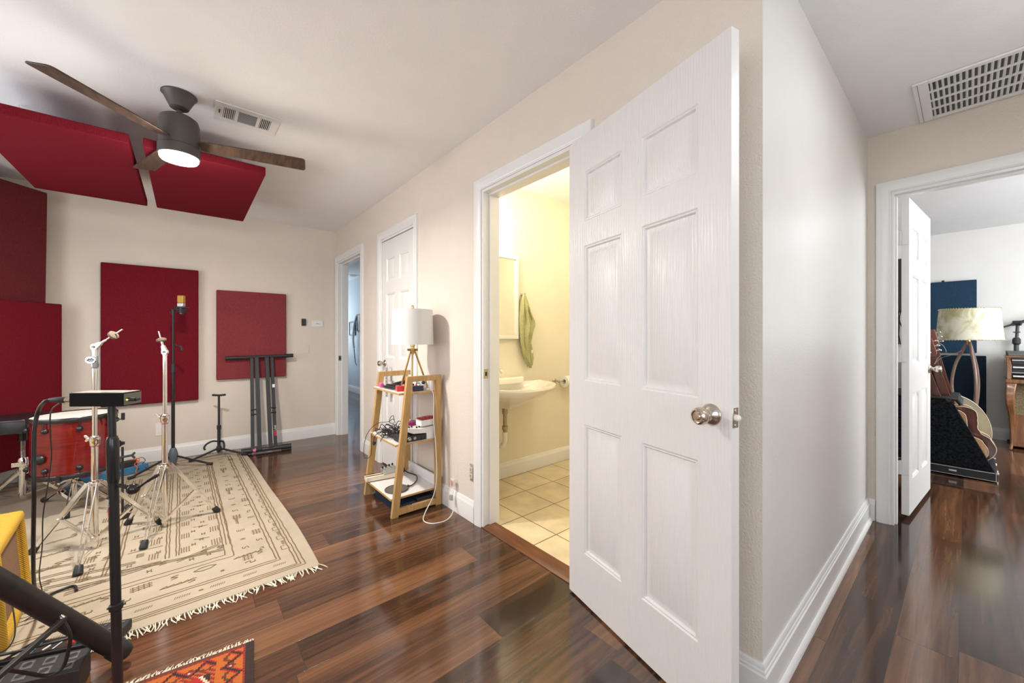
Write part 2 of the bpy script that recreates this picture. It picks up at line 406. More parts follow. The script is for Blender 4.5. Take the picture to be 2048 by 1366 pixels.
def thing(name, label, cat, loc, rz=0, group=None):
    o = bpy.data.objects.new(name, None); COL.objects.link(o); o.empty_display_size = .05
    o.location = loc; o.rotation_euler = (0, 0, rz); o['label'] = label; o['category'] = cat
    if group: o['group'] = group
    return o
def tag(o, label, cat, group=None):
    o['label'] = label; o['category'] = cat
    if group: o['group'] = group
    return o
def struct(name, mb, m, bev=0):
    return build(name, mb, m, None, bev, kind='structure')
def text_mb(txt, size, o, ux, uy, depth=.0004, align='LEFT', sx=1):
    """letter outlines as mesh, laid in the (ux, uy) plane"""
    cu = bpy.data.curves.new('t', 'FONT'); cu.body = txt; cu.size = size; cu.align_x = align; cu.resolution_u = 2
    ob = bpy.data.objects.new('t', cu); COL.objects.link(ob)
    dg = bpy.context.evaluated_depsgraph_get(); dg.update()
    me = bpy.data.meshes.new_from_object(ob.evaluated_get(dg))
    ux, uy = V(ux), V(uy); n = ux.cross(uy); mb = MB()
    mb.add([V(o)+ux*p.co.x*sx+uy*p.co.y+n*depth for p in me.vertices], [tuple(p.vertices) for p in me.polygons])
    bpy.data.objects.remove(ob); bpy.data.meshes.remove(me)
    return mb

# ------------------------------------------------------------------ room shell
H = 2.44; W = 1.3815; WT = .115; YB = 4.949; YH = .416; XF = 3.343; XR = 7.1; XL = -1.44; YS = -2.2
BB_Y = 2.47; BX1 = 3.25; OX1 = 2.75; OY1 = 9.5
def wall(name, axis, p0, p1, a0, a1, ops, m, z1=H):
    """axis 'x': slab between x=p0..p1 running a0..a1 in y; ops: (start, end, zbottom, ztop)"""
    mb = MB(); cuts = sorted(ops); cur = a0
    def bx(s_, e_, zb, zt):
        if e_-s_ < 1e-5 or zt-zb < 1e-5: return
        if axis == 'x': mb.box(p0, p1, s_, e_, zb, zt)
        else: mb.box(s_, e_, p0, p1, zb, zt)
    for s_, e_, zb, zt in cuts:
        bx(cur, s_, 0, z1); bx(s_, e_, 0, zb); bx(s_, e_, zt, z1); cur = e_
    bx(cur, a1, 0, z1)
    return struct(name, mb, m)
DB0, DB1 = 1.140, 1.925      # bathroom opening
DC0, DC1 = 2.835, 3.528      # closet opening
DO0, DO1 = 4.055, 4.872      # office opening
DZ = 2.066
struct('floor', MB().box(XL-.2, XR+.2, -2.8, OY1+.1, -.08, 0), FLOOR)
struct('ceiling', MB().box(XL-.2, XR+.2, -2.8, OY1+.1, H, H+.08), CEIL)
w1 = wall('wall_right', 'x', W, W+WT, YH, YB+.1, [(DB0, DB1, 0, DZ), (DC0, DC1, 0, DZ), (DO0, DO1, 0, DZ)], WALL)
wall('wall_right_south', 'x', W, W+WT, YS-.1, -.72, [], WALL)
wall('wall_back', 'y', YB, YB+.1, XL-.1, W, [], WALL)
wall('wall_left', 'x', XL-.1, XL, YS-.1, YB+.1, [(-1.1, .4, .85, 2.15), (2.2, 3.8, .85, 2.15)], WALL)
wall('wall_south', 'y', YS-.1, YS, XL-.1, W, [(-.85, .85, .8, 2.1)], WALL)
wall('wall_hall_north', 'y', YH, YH+WT, W+WT, XF, [], WALLH)
struct('wall_hall_corner', MB().box(W+.0004, W+WT, YH-.0008, YH+.0004, 0, H), WALLH)
wall('wall_hall_south', 'y', -.72-WT, -.72, W+WT, XF, [], WALL)
HD0, HD1 = -.50, .312
wall('wall_hall_east', 'x', XF, XF+WT, -2.6, 2.6, [(HD0, HD1, 0, DZ)], WALLBR)
wall('wall_music_far', 'x', XR, XR+.1, -2.6, 2.6, [], WALLH)
wall('wall_music_north', 'y', 2.5, 2.6, XF+WT, XR, [], WALLH)
wall('wall_music_south', 'y', -2.6, -2.5, XF+WT, XR, [(4.3, 6.1, .8, 2.2)], WALLH)
wall('wall_bath_back', 'y', BB_Y, BB_Y+.09, W+WT, BX1+.1, [], BATHW)
wall('wall_bath_east', 'x', BX1, BX1+.1, YH+WT, BB_Y, [], BATHW)
wall('wall_bath_south', 'y', YH+WT, YH+WT+.02, W+WT, BX1, [], BATHW)
struct('wall_bath_west', MB().box(W+WT, W+WT+.012, YH+WT+.02, DB0-.07, 0, H).box(W+WT, W+WT+.012, DB1+.07, BB_Y, 0, H).box(W+WT, W+WT+.012, DB0-.07, DB1+.07, DZ+.07, H), BATHW)
wall('wall_office_east', 'x', OX1, OX1+.1, 3.6, OY1, [], OFFW)
wall('wall_office_south', 'y', 3.6, 3.7, W+WT, OX1, [], OFFW)
wall('wall_office_north', 'y', OY1, OY1+.1, W, OX1+.1, [(1.6, 2.6, .85, 2.15)], OFFW)
wall('wall_office_west', 'x', W-.1, W, YB+.1, OY1, [], OFFW)
struct('floor_bath', MB().box(W+.085, BX1, YH+WT, BB_Y, 0, .010), TILE)
struct('trim_1', MB().add([(W-.004, DB0, .0002), (W+.085, DB0, .0002), (W+.085, DB0, .014), (W+.02, DB0, .012), (W-.004, DB0, .004),
                           (W-.004, DB1, .0002), (W+.085, DB1, .0002), (W+.085, DB1, .014), (W+.02, DB1, .012), (W-.004, DB1, .004)],
                          [(0, 1, 2, 3, 4), (9, 8, 7, 6, 5), (0, 5, 6, 1), (1, 6, 7, 2), (2, 7, 8, 3), (3, 8, 9, 4), (4, 9, 5, 0)]), ROSEW)

BBP = [(0, 0), (.015, 0), (.015, .098), (.013, .106), (.009, .112), (.008, .124), (.005, .131), (0, .133)]
BBQ = [(0, 0), (.028, 0), (.027, .010), (.022, .018), (.015, .021), (.015, .104), (.011, .108), (.011, .116), (.008, .120), (.008, .130), (.004, .137), (0, .137)]
def baseboard(name, a, b, n, prof=BBP, m=TRIM, ma=0, mb_=0):
    """runs from a to b along the floor, n = direction away from the wall; ma/mb_: mitre sign at each end"""
    a, b, n = V((*a, 0)), V((*b, 0)), V((*n, 0)); d = (b-a).normalized(); k = len(prof); g = MB()
    vs = [a+n*p[0]+V((0, 0, p[1]))+d*p[0]*ma for p in prof]+[b+n*p[0]+V((0, 0, p[1]))+d*p[0]*mb_ for p in prof]
    g.add(vs, [tuple(range(k)), tuple(range(k, 2*k))[::-1]]+[(i, (i+1) % k, k+(i+1) % k, k+i) for i in range(k)])
    return struct(name, g, m)
baseboard('baseboard_back', (XL, YB), (W, YB), (0, -1))
baseboard('baseboard_left', (XL, YS), (XL, YB), (1, 0))
baseboard('baseboard_right_north', (W, DO0-.068), (W, DC1+.068), (-1, 0))
baseboard('baseboard_right_middle', (W, DC0-.068), (W, DB1+.068), (-1, 0))
baseboard('baseboard_right_corner', (W, DB0-.068), (W, YH), (-1, 0), BBQ, mb_=1)
baseboard('baseboard_hall_north', (W, YH), (XF, YH), (0, -1), BBQ, ma=-1)
baseboard('baseboard_hall_east', (XF, YH), (XF, HD1+.068), (-1, 0))
baseboard('baseboard_music_far', (XR, -2.5), (XR, 2.5), (-1, 0))
baseboard('baseboard_bath_back', (W+WT, BB_Y), (BX1, BB_Y), (0, -1))
baseboard('baseboard_office_east', (OX1, 3.7), (OX1, OY1), (-1, 0))

CP = [(0, 0), (0, .010), (.004, .012), (.010, .009), (.016, .012), (.034, .016), (.050, .018), (.058, .016), (.066, .015), (.066, 0)]
def casing(name, o, ux, n, wd, h, m=TRIM, parent=None):
    """three-sided mitred casing round an opening: o = lower inner corner, ux along the wall, n out of the wall"""
    o, ux, n = V(o), V(ux), V(n); g = MB(); k = len(CP)
    def ring(p, du, dz): return [p+ux*du*c[0]+V((0, 0, dz*c[0]))+n*c[1] for c in CP]
    R = [ring(o, -1, 0), ring(o+V((0, 0, h)), -1, 1), ring(o+ux*wd+V((0, 0, h)), 1, 1), ring(o+ux*wd, 1, 0)]
    vs = sum(R, []); fs = [tuple(range(k)), tuple(range(3*k, 4*k))]
    for i in range(3):
        for j in range(k): fs.append((i*k+j, i*k+(j+1) % k, (i+1)*k+(j+1) % k, (i+1)*k+j))
    g.add(vs, fs)
    return build(name, g, m, parent, kind=None if parent else 'structure')
def jamb(name, axis, p0, p1, a0, a1, z, stop_at, m=TRIM):
    g = MB(); t = .018
    def bx(u0, u1, v0, v1, z0, z1):
        if axis == 'x': g.box(u0, u1, v0, v1, z0, z1)
        else: g.box(v0, v1, u0, u1, z0, z1)
    bx(p0, p1, a0, a0+t, 0, z); bx(p0, p1, a1-t, a1, 0, z); bx(p0, p1, a0+t, a1-t, z-t, z)
    s0, s1 = stop_at; q = .011
    bx(s0, s1, a0+t, a0+t+q, 0, z-t); bx(s0, s1, a1-t-q, a1-t, 0, z-t); bx(s0, s1, a0+t+q, a1-t-q, z-t-q, z-t)
    return struct(name, g, m)
for nm, d0, d1, st in (('trim_2', DB0, DB1, (W+.042, W+WT)), ('trim_4', DC0, DC1, (W+.05, W+WT)), ('trim_6', DO0, DO1, (W+.042, W+WT-.004))):
    jamb(nm, 'x', W-.001, W+WT+.001, d0, d1, DZ, st)
casing('trim_3', (W, DB0+.004, 0), (0, 1, 0), (-1, 0, 0), DB1-DB0-.008, DZ-.002)
casing('trim_5', (W, DC0+.004, 0), (0, 1, 0), (-1, 0, 0), DC1-DC0-.008, DZ-.002)
casing('trim_7', (W, DO0+.004, 0), (0, 1, 0), (-1, 0, 0), DO1-DO0-.008, DZ-.002)
casing('trim_8', (W+WT, DB0+.004, 0), (0, 1, 0), (1, 0, 0), DB1-DB0-.008, DZ-.002)
jamb('trim_9', 'x', XF-.001, XF+WT+.001, HD0, HD1, DZ, (XF+.03, XF+.075))
casing('trim_10', (XF, HD0+.004, 0), (0, 1, 0), (-1, 0, 0), HD1-HD0-.008, DZ-.002)
casing('trim_11', (XF+WT, HD0+.004, 0), (0, 1, 0), (1, 0, 0), HD1-HD0-.008, DZ-.002)
# windows out of view (they let the daylight in), one of them added
def window(name, axis, p, a0, a1, z0, z1, dirn):
    g = MB(); f = .045
    def bx(v0, v1, zz0, zz1, e=.03):
        if axis == 'y': g.box(v0, v1, p-e/2, p+e/2, zz0, zz1)
        else: g.box(p-e/2, p+e/2, v0, v1, zz0, zz1)
    bx(a0, a1, z0, z0+f); bx(a0, a1, z1-f, z1); bx(a0, a0+f, z0+f, z1-f); bx(a1-f, a1, z0+f, z1-f)
    bx((a0+a1)/2-.015, (a0+a1)/2+.015, z0+f, z1-f, .02); bx(a0+f, a1-f, (z0+z1)/2-.02, (z0+z1)/2+.02, .024)
    struct(name, g, TRIM)
window('window_1', 'y', YS-.03, -.85, .85, .8, 2.1, 1)
window('window_2', 'x', XL-.03, -1.1, .4, .85, 2.15, 1)
window('added_fill_window', 'x', XL-.03, 2.2, 3.8, .85, 2.15, 1)  # added opening beside the drums, made for the side fill
window('window_3', 'y', -2.53, 4.3, 6.1, .8, 2.2, 1)
window('window_4', 'y', OY1+.03, 1.6, 2.6, .85, 2.15, 1)

# ------------------------------------------------------------------ doors
def panel_face(g, wd, h, y, sgn):
    """six-panel moulded face, front normal along -y*sgn"""
    st = .105*wd/.76; mid = .10*wd/.76; pw = (wd-2*st-mid)/2
    xs = [0, st, st+pw, st+pw+mid, wd-st, wd]
    zs = [0, .215, .215+.56, .965, .965+.585, 1.655, 1.655+.215, h]
    zs = [z*h/2.03 if i < 7 else z for i, z in enumerate(zs)]
    for i in range(5):
        for j in range(7):
            x0, x1, z0, z1 = xs[i], xs[i+1], zs[j], zs[j+1]
            if i in (1, 3) and j in (1, 3, 5):
                loops = []
                for ins, dp in ((0, 0), (.005, .0035), (.010, .003), (.015, .0105), (.026, .0105), (.044, .0030), (.046, .0022)):
                    loops.append([(x0+ins, y+dp*sgn, z0+ins), (x1-ins, y+dp*sgn, z0+ins), (x1-ins, y+dp*sgn, z1-ins), (x0+ins, y+dp*sgn, z1-ins)])
                n = len(loops); fs = [((n-1)*4, (n-1)*4+1, (n-1)*4+2, (n-1)*4+3)]
                for k in range(n-1):
                    for q in range(4): fs.append((k*4+q, k*4+(q+1) % 4, (k+1)*4+(q+1) % 4, (k+1)*4+q))
                g.add(sum(loops, []), fs)
            else:
                g.add([(x0, y, z0), (x1, y, z0), (x1, y, z1), (x0, y, z1)], [(0, 1, 2, 3)])
def door_slab(wd, h, t=.035):
    g = MB(); panel_face(g, wd, h, 0, 1); panel_face(g, wd, h, t, -1)
    g.add([(0, 0, 0), (0, t, 0), (0, t, h), (0, 0, h)], [(0, 1, 2, 3)]); g.add([(wd, 0, 0), (wd, t, 0), (wd, t, h), (wd, 0, h)], [(0, 1, 2, 3)])
    g.add([(0, 0, 0), (wd, 0, 0), (wd, t, 0), (0, t, 0)], [(0, 1, 2, 3)]); g.add([(0, 0, h), (wd, 0, h), (wd, t, h), (0, t, h)], [(0, 1, 2, 3)])
    return g
def knob_mb(x, y, z, s_, lock=True):
    """knob on a face, pointing along y*s_"""
    g = MB()
    g.lathe([(.0325, 0), (.0325, .002), (.031, .005), (.024, .010), (.0165, .014), (.0135, .020), (.0130, .027), (.0150, .031), (.0225, .036), (.0255, .044), (.0258, .052),
             (.0235, .060), (.0185, .064), (.0175, .0635), (.0165, .060), (.011, .060), (.0105, .0635), (.0085, .0650), (.001, .0652)], (x, y, z), (0, s_, 0), 36)
    return g
def build_door(name, label, loc, rz, wd, h, knob_sides=(1, -1), knob_m=NICKEL, hinge=False, knob_z=.932, kind='structure'):
    o = build(name, door_slab(wd, h), DOORP, None, local=True)
    o.location = loc; o.rotation_euler = (0, 0, rz); o['kind'] = kind
    if label: o['label'] = label
    for s_ in knob_sides:
        k = build('door_knob', knob_mb(wd-.062, 0 if s_ > 0 else .035, knob_z-loc[2], -s_), knob_m, o, local=True)
    g = MB().cbox((wd+.0005, .0175, knob_z-loc[2]), .002, .025, .057)
    lp = build('latch_plate', g, NICKEL, o, local=True, bev=.002)
    g = MB().lathe([(.0095, 0), (.0095, .006), (.008, .011), (.004, .014), (.001, .0145)], (wd+.001, .0175, knob_z-loc[2]), (1, 0, 0), 16)
    build('latch_bolt', g, PLASTIC, lp, local=True)
    g = MB()
    for dz in (-.021, .021): g.lathe([(.004, 0), (.0035, .0012), (.001, .0014)], (wd+.0015, .0175, knob_z-loc[2]+dz), (1, 0, 0), 12)
    build_split('screw', g, CHROME, lp, local=True)
    return o
# bathroom door, swung wide open into the room; local x runs from the hinge to the free edge
P0, P1 = V((1.340, 1.178, .010)), V((1.172, .4295, .010))
dx = (P1-P0).normalized(); wdB = (P1-P0).length
# local +y (thickness) must point towards the wall
rzB = math.atan2(dx.y, dx.x)
build_door('door_1', 'white six-panel bathroom door standing wide open', P0, rzB, wdB, 2.028)
bd = bpy.data.objects['door_1']
for zc in (.22, 1.05, 1.80):
    g = MB().cyl((-.004, .0395, zc-.045), (-.004, .0395, zc+.045), .006, n=12).box(-.0035, -.0005, .004, .034, zc-.045, zc+.045)
    build('hinge', g, NICKEL, bd, local=True)
# closet door (closed)
cdw = DC1-DC0-.042
cd = build_door('door_2', 'closed white six-panel closet door', (W+.006, DC0+.021, .012), PI/2, cdw, 2.030, knob_sides=(), knob_z=.93)
cd.location = (W+.041, DC0+.021, .012)
k = build('door_knob', knob_mb(cdw-.062, .035, .918, 1), NICKEL, cd, local=True)
for zc in (1.69, 1.02, .22):
    g = MB()
    for q in range(3): g.cyl((-.006, .038, zc-.045+q*.031), (-.006, .038, zc-.017+q*.031), .0055, n=10)
    build('hinge', g, NICKEL, cd, local=True)
# music room door, opened into the far room
md = build_door('door_3', 'white six-panel door opened into the far music room', (3.503, .240, .030), math.atan2(-.060, .777), .765, 2.022)
HW = mat('painted_hinge', (.75, .74, .72), .35)
for zc in (.30, 1.02, 1.77):
    g = MB().box(-.0035, -.0005, .003, .033, zc-.045, zc+.045).cyl((-.006, .038, zc-.045), (-.006, .038, zc+.045), .006, n=10)
    for q in (-.03, 0, .03): g.lathe([(.003, 0), (.001, .0012)], (-.0035, .018+.006*(-1 if q == 0 else 1), zc+q), (-1, 0, 0), 8)
    g.add([(-.006, .040, zc-.045), (-.034, .052, zc-.045), (-.034, .052, zc+.045), (-.006, .040, zc+.045)], [(0, 1, 2, 3)])
    build('hinge', g, HW, md, local=True)
# strike plates
def strike(x, y, z, fx=0):
    g = MB().box(x-.016, x+.016, y-.0015, y, z-.029, z+.029)
    g2 = MB().box(x-.006, x+.007, y-.0018, y-.0008, z-.012, z+.012)
    o = build('strike_plate', g, NICKEL, None, bev=.001)
    build('latch_hole', g2, DARKGAP, o, local=True)
    return o
tag(strike(W+.020, DB1-.018, .940), 'nickel strike plate on left jamb of the bathroom doorway', 'strike plate')
tag(strike(W+.020, DO1-.018, .920), 'nickel strike plate on jamb of the far corner doorway', 'strike plate')

# ------------------------------------------------------------------ ceiling fan
FX, FY = -.03, 2.68
fan = thing('ceiling_fan', 'three-blade ceiling fan with walnut blades and lit round lamp', 'ceiling fan', (FX, FY, H))
DKM = mat('graphite_metal', (.085, .076, .068), .5, .3, var=.06)
build('canopy', MB().lathe([(.075, 0), (.075, -.006), (.068, -.012), (.045, -.060), (.040, -.072), (.030, -.078), (.012, -.080)], (FX, FY, H), (0, 0, 1), 32), DKM, fan)
build('downrod', MB().cyl((FX, FY, H-.085), (FX, FY, 2.315), .0125, n=16).lathe([(.028, 0), (.028, .010), (.020, .016), (.013, .018)], (FX, FY, 2.318), (0, 0, 1), 20), DKM, fan)
build('motor_housing', MB().lathe([(.030, 2.325), (.062, 2.320), (.078, 2.308), (.084, 2.288), (.086, 2.262), (.086, 2.215), (.083, 2.205), (.083, 2.165), (.088, 2.160), (.088, 2.118), (.086, 2.112), (.080, 2.112)], (FX, FY, 0), (0, 0, 1), 40), DKM, fan)
LEDM = mat('lit_diffuser', (1, 1, 1), .4, emit=(1, .95, .88), estr=9)
build('light_diffuser', MB().lathe([(.080, 2.114), (.0805, 2.100), (.076, 2.093), (.05, 2.090), (.001, 2.089)], (FX, FY, 0), (0, 0, 1), 40), LEDM, fan, label='glowing white lamp disc')
for i, ang in enumerate((-13, 107, 227)):
    a = math.radians(ang)
    M = Matrix.Translation((FX, FY, 2.185)) @ Matrix.Rotation(a, 4, 'Z') @ Matrix.Rotation(math.radians(-11), 4, 'X')
    g = MB(); R_ = .585
    poly = [(.085, -.036), (.12, -.045), (R_-.11, -.060), (R_-.015, -.060), (R_-.004, -.056), (R_, -.046), (R_, .034), (R_-.004, .046), (R_-.014, .052), (.12, .040), (.085, .034)]
    g.prism(poly, .007, (0, 0, 0), (1, 0, 0), (0, 1, 0))
    g.move(M)
    bl = build('fan_blade', g, BLADE, fan, bev=.0015)

# ------------------------------------------------------------------ ceiling vent and return grille
vx0, vx1, vy0, vy1 = .118, .422, 2.602, 2.826
vent = thing('ceiling_vent', 'small white three-section supply vent on the ceiling beside the fan', 'vent', ((vx0+vx1)/2, (vy0+vy1)/2, H))
def frame_plate(x0, x1, y0, y1, wins, z0, z1):
    g = MB(); ys = [y0, wins[0][2], wins[0][3], y1]
    g.box(x0, x1, y0, ys[1], z0, z1).box(x0, x1, ys[2], y1, z0, z1)
    cur = x0
    for a, b, _, _ in wins: g.box(cur, a, ys[1], ys[2], z0, z1); cur = b
    g.box(cur, x1, ys[1], ys[2], z0, z1)
    return g
wn_ = [(vx0+.040, vx0+.092, vy0+.045, vy1-.045), (vx0+.108, vx0+.196, vy0+.045, vy1-.045), (vx0+.212, vx0+.264, vy0+.045, vy1-.045)]
build('vent_frame', frame_plate(vx0, vx1, vy0, vy1, wn_, H-.008, H-.001), TRIM, vent, bev=.002)
build('duct_opening', MB().box(vx0+.03, vx1-.03, vy0+.04, vy1-.04, H-.0012, H-.0002), DARKGAP, vent)
g = MB()
for i, (a, b, c_, d_) in enumerate(wn_):
    if i == 1:
        for q in range(13):
            yy = c_+(q+.5)*(d_-c_)/13; g.bar((a, yy, H-.0055), (b, yy, H-.0055), .0042, .0012, (0, -.5, .8))
    else:
        for q in range(6):
            xx = a+(q+.5)*(b-a)/6; g.bar((xx, c_, H-.005), (xx, d_, H-.005), .0045, .0012, (.6 if i == 0 else -.6, 0, .8))
build('louver_set', g, TRIM, vent)
build('damper_lever', MB().box(vx0+.019, vx0+.024, vy0+.080, vy0+.115, H-.014, H-.0082), DGREY, vent)

gx0, gx1, gy0, gy1 = 2.803, 3.315, -.62, .183
gr = thing('return_air_grille', 'long white return air grille with curved slots on the hall ceiling', 'vent', ((gx0+gx1)/2, (gy0+gy1)/2, H))
g = MB(); fr = .030
g.box(gx0, gx1, gy0, gy0+.05, H-.011, H-.001).box(gx0, gx1, gy1-.055, gy1, H-.011, H-.001).box(gx0, gx0+fr, gy0+.05, gy1-.055, H-.011, H-.001).box(gx1-fr, gx1, gy0+.05, gy1-.055, H-.011, H-.001)
build('grille_frame', g, TRIM, gr, bev=.002)
build('duct_opening', MB().box(gx0+.02, gx1-.02, gy0+.03, gy1-.03, H-.0012, H-.0002), mat('duct_grey', (.11, .105, .10), .8), gr)
ix0, ix1, iy0, iy1 = gx0+fr, gx1-fr, gy0+.05, gy1-.055
g = MB()
for q in range(1, 4):
    xx = ix0+(ix1-ix0)*q/4; g.box(xx-.007, xx+.007, iy0, iy1, H-.009, H-.002)
build_split('cross_bar', g, TRIM, gr)
g = MB(); ns = 36
for q in range(ns):
    yy = iy1-(q+.5)*(iy1-iy0)/ns
    g.add([(ix0, yy-.004, H-.009), (ix1, yy-.004, H-.009), (ix1, yy+.001, H-.007), (ix0, yy+.001, H-.007), (ix0, yy+.0055, H-.002), (ix1, yy+.0055, H-.002)], [(0, 1, 2, 3), (3, 2, 5, 4)])
build('louver_set', g, TRIM, gr)
build('hinge_line', MB().box(gx0+.004, gx1-.004, gy1-.0185, gy1-.017, H-.0116, H-.0108), DGREY, gr)

# ------------------------------------------------------------------ acoustic panels
def panel(name, label, x0, x1, y0, y1, z0, z1, m, cat='acoustic panel', group=None, bev=.008):
    o = build(name, MB().box(x0, x1, y0, y1, z0, z1), m, None, bev=bev, seg=3)
    return tag(o, label, cat, group)
panel('acoustic_absorber', 'tall bright red fabric panel on back wall behind the cymbal stands', -.576, .088, YB-.062, YB-.001, .552, 1.825, REDF)
panel('acoustic_absorber', 'smaller faded red square-ish panel on back wall above the folded keyboard stand', .229, .845, YB-.052, YB-.001, .735, 1.648, REDF2)
def eye_wires(o, pts, top):
    for (x, y) in pts:
        g = MB().cyl((x, y, H), (x, y, H-.018), .0022, n=8).torus((x, y, H-.028), (1, .4, 0), .010, .0018, 16, 6)
        g.torus((x, y, H-.052), (.3, 1, 0), .013, .0018, 16, 6).cyl((x, y, H-.064), (x, y, top), .0018, n=6)
        build('hook_eye', g, CHROME, o)
for lab, x0, x1 in (('red ceiling cloud panel hanging at far left, left of its twin by the fan', -.803, -.236), ('red ceiling cloud panel hanging behind the fan, right of its twin', -.182, .384)):
    c = thing('ceiling_cloud_panel', lab, 'acoustic panel', ((x0+x1)/2, 3.52, 2.19), group=None)
    build('fabric_panel', MB().box(x0, x1, 2.885, 4.160, 2.195, 2.247), REDF, c, bev=.006, seg=3)
    eye_wires(c, [(x0+.10, 3.36), (x1-.085, 3.36), (x0+.10, 4.0), (x1-.085, 4.0)], 2.245)
# two panels straddling the back left corner
U_ = V((.6453, .7639, 0)); Nn = V((.7639, -.6453, 0))
def corner_panel(lab, z0, z1, s0, s1, off, m, lean=0):
    g = MB(); A = V((-.777, 4.78, 0))+Nn*off
    for z, l in ((z0, 0), (z1, lean)):
        pass
    vs = []
    for z, l in ((z0, 0), (z1, lean)):
        for s_, t_ in ((s0, 0), (s1, 0), (s1, -.05), (s0, -.05)): vs.append(A+U_*(s_+l)+Nn*t_+V((0, 0, z)))
    g.add(vs, [(3, 2, 1, 0), (4, 5, 6, 7), (0, 1, 5, 4), (1, 2, 6, 5), (2, 3, 7, 6), (3, 0, 4, 7)])
    return tag(build('corner_bass_trap', g, m, None, bev=.008, seg=3), lab, 'acoustic panel')
corner_panel('bright red corner trap panel, lower of the two behind the drum', .188, 1.436, -.90, 0, 0, REDF)
corner_panel('duller maroon corner trap panel, upper of the two at left edge', 1.41, 2.325, -.90, -.065, -.055, MAROON, .012)

# ------------------------------------------------------------------ small wall fittings
def wplate(name, label, cat, c, ux, n, wd, ht, m=PLASTIC):
    """rounded cover plate centred at c on a wall"""
    c, ux, n = V(c), V(ux), V(n); t = thing(name, label, cat, c)
    g = MB().prism([(-wd/2, -ht/2), (wd/2, -ht/2), (wd/2, ht/2), (-wd/2, ht/2)], .006, c, ux, V((0, 0, 1)), n)
    build('cover_plate', g, m, t, bev=.002)
    return t
t = wplate('outlet', 'white power outlet on back wall under the tall red panel', 'outlet', (-.19, YB-.0005, .293), (1, 0, 0), (0, -1, 0), .072, .116)
g = MB()
for dz in (-.020, .020): g.box(-.19-.016, -.19+.016, YB-.0085, YB-.006, .293+dz-.014, .293+dz+.014)
build('receptacle', g, WHITE, t, bev=.003)
t = wplate('switch_plate', 'wide white switch plate with three small toggles on back wall', 'switch', (1.178, YB-.0005, 1.330), (1, 0, 0), (0, -1, 0), .118, .073)
for q, dx_ in enumerate((-.012, .002, .014)):
    build('toggle', MB().box(1.178+dx_-.0035, 1.178+dx_+.0035, YB-.016, YB-.006, 1.324, 1.334), GREYP if q < 2 else PLASTIC, t, bev=.001)
t = wplate('blank_plate', 'painted-over blank plate low on back wall below black sensor', 'wall plate', (1.056, YB-.0005, 1.033), (1, 0, 0), (0, -1, 0), .060, .098, WALL)
t = thing('wall_remote', 'small black remote holder on back wall beside the switch plate', 'remote', (1.03, YB, 1.34))
build('body', MB().box(1.008, 1.050, YB-.024, YB-.0005, 1.303, 1.382), BLACKM, t, bev=.004)
build_split('button', MB().box(1.018, 1.040, YB-.027, YB-.024, 1.350, 1.368).box(1.018, 1.040, YB-.027, YB-.024, 1.322, 1.338), DGREY, t, bev=.002)
t = thing('side_outlet', 'uncovered power outlet low on wall left of the bathroom door', 'outlet', (W, 2.03, .305))
build('mounting_strap', MB().box(W-.003, W-.0005, 2.012, 2.048, .252, .362), SILVER, t, bev=.001)
g = MB()
for dz in (-.020, .020): g.box(W-.009, W-.003, 2.014, 2.046, .305+dz-.015, .305+dz+.015)
build('receptacle', g, mat('ivory_plastic', (.62, .55, .42), .4), t, bev=.002)
g = MB()
for dz in (-.024, -.016, .016, .024): g.box(W-.0096, W-.009, 2.022, 2.038, .305+dz-.0015, .305+dz+.0015)
build_split('slot', g, DARKGAP, t)

# ------------------------------------------------------------------ big rug
RIBN = [0]
def rib(g, a, b, wdt=.006, wob=.0022, step=.04, z=.0106, mi=1):
    RIBN[0] += 1; z = z+RIBN[0]*1.5e-6
    a, b = V((*a, 0)), V((*b, 0)); L_ = (b-a).length
    if L_ < 1e-4: return
    d = (b-a)/L_; nrm = V((-d.y, d.x, 0)); n = max(1, int(L_/step)); vs = []
    for i in range(n+1):
        p = a+d*L_*i/n+nrm*random.uniform(-wob, wob)*(1 if n > 1 else .3)
        vs += [p+nrm*wdt/2+V((0, 0, z)), p-nrm*wdt/2+V((0, 0, z))]
    g.add(vs, [(2*i, 2*i+1, 2*i+3, 2*i+2) for i in range(n)], mi)
rug = thing('large_rug', 'large cream kilim rug with brown line pattern and white fringe', 'rug', (-.45, 3.47, 0))
RX0, RX1, RY0, RY1 = -1.38, .515, 2.12, 4.835
g = MB(); nx, ny = 24, 34
def rugp(i, j):
    u, v = i/nx, j/ny; y = RY0+(RY1-RY0)*v
    x = RX0+(RX1-RX0-(.085*v*v))*u
    return x+(.006*math.sin(9*v) if i == nx else 0), y+(.007*math.sin(14*u+1) if j in (0, ny) else 0)
for zz, o_ in ((0.0006, 0), (.010, 1)):
    g.v += [V((*rugp(i, j), zz)) for j in range(ny+1) for i in range(nx+1)]
K = (nx+1)*(ny+1)
for j in range(ny):
    for i in range(nx):
        q = j*(nx+1)+i; f_ = (q, q+1, q+nx+2, q+nx+1)
        g.f.append(tuple(K+k_ for k_ in f_)); g.mi.append(0); g.f.append(f_[::-1]); g.mi.append(0)
edge = [j*(nx+1)+nx for j in range(ny+1)]
for a, b in zip(edge, edge[1:]): g.f.append((a, b, K+b, K+a)); g.mi.append(0)
edge = list(range(nx+1))
for a, b in zip(edge, edge[1:]): g.f.append((a, b, K+b, K+a)); g.mi.append(0)
edge = [ny*(nx+1)+i for i in range(nx+1)]
for a, b in zip(edge, edge[1:]): g.f.append((b, a, K+a, K+b)); g.mi.append(0)
edge = [j*(nx+1) for j in range(ny+1)]
for a, b in zip(edge, edge[1:]): g.f.append((b, a, K+a, K+b)); g.mi.append(0)
CX = -.45
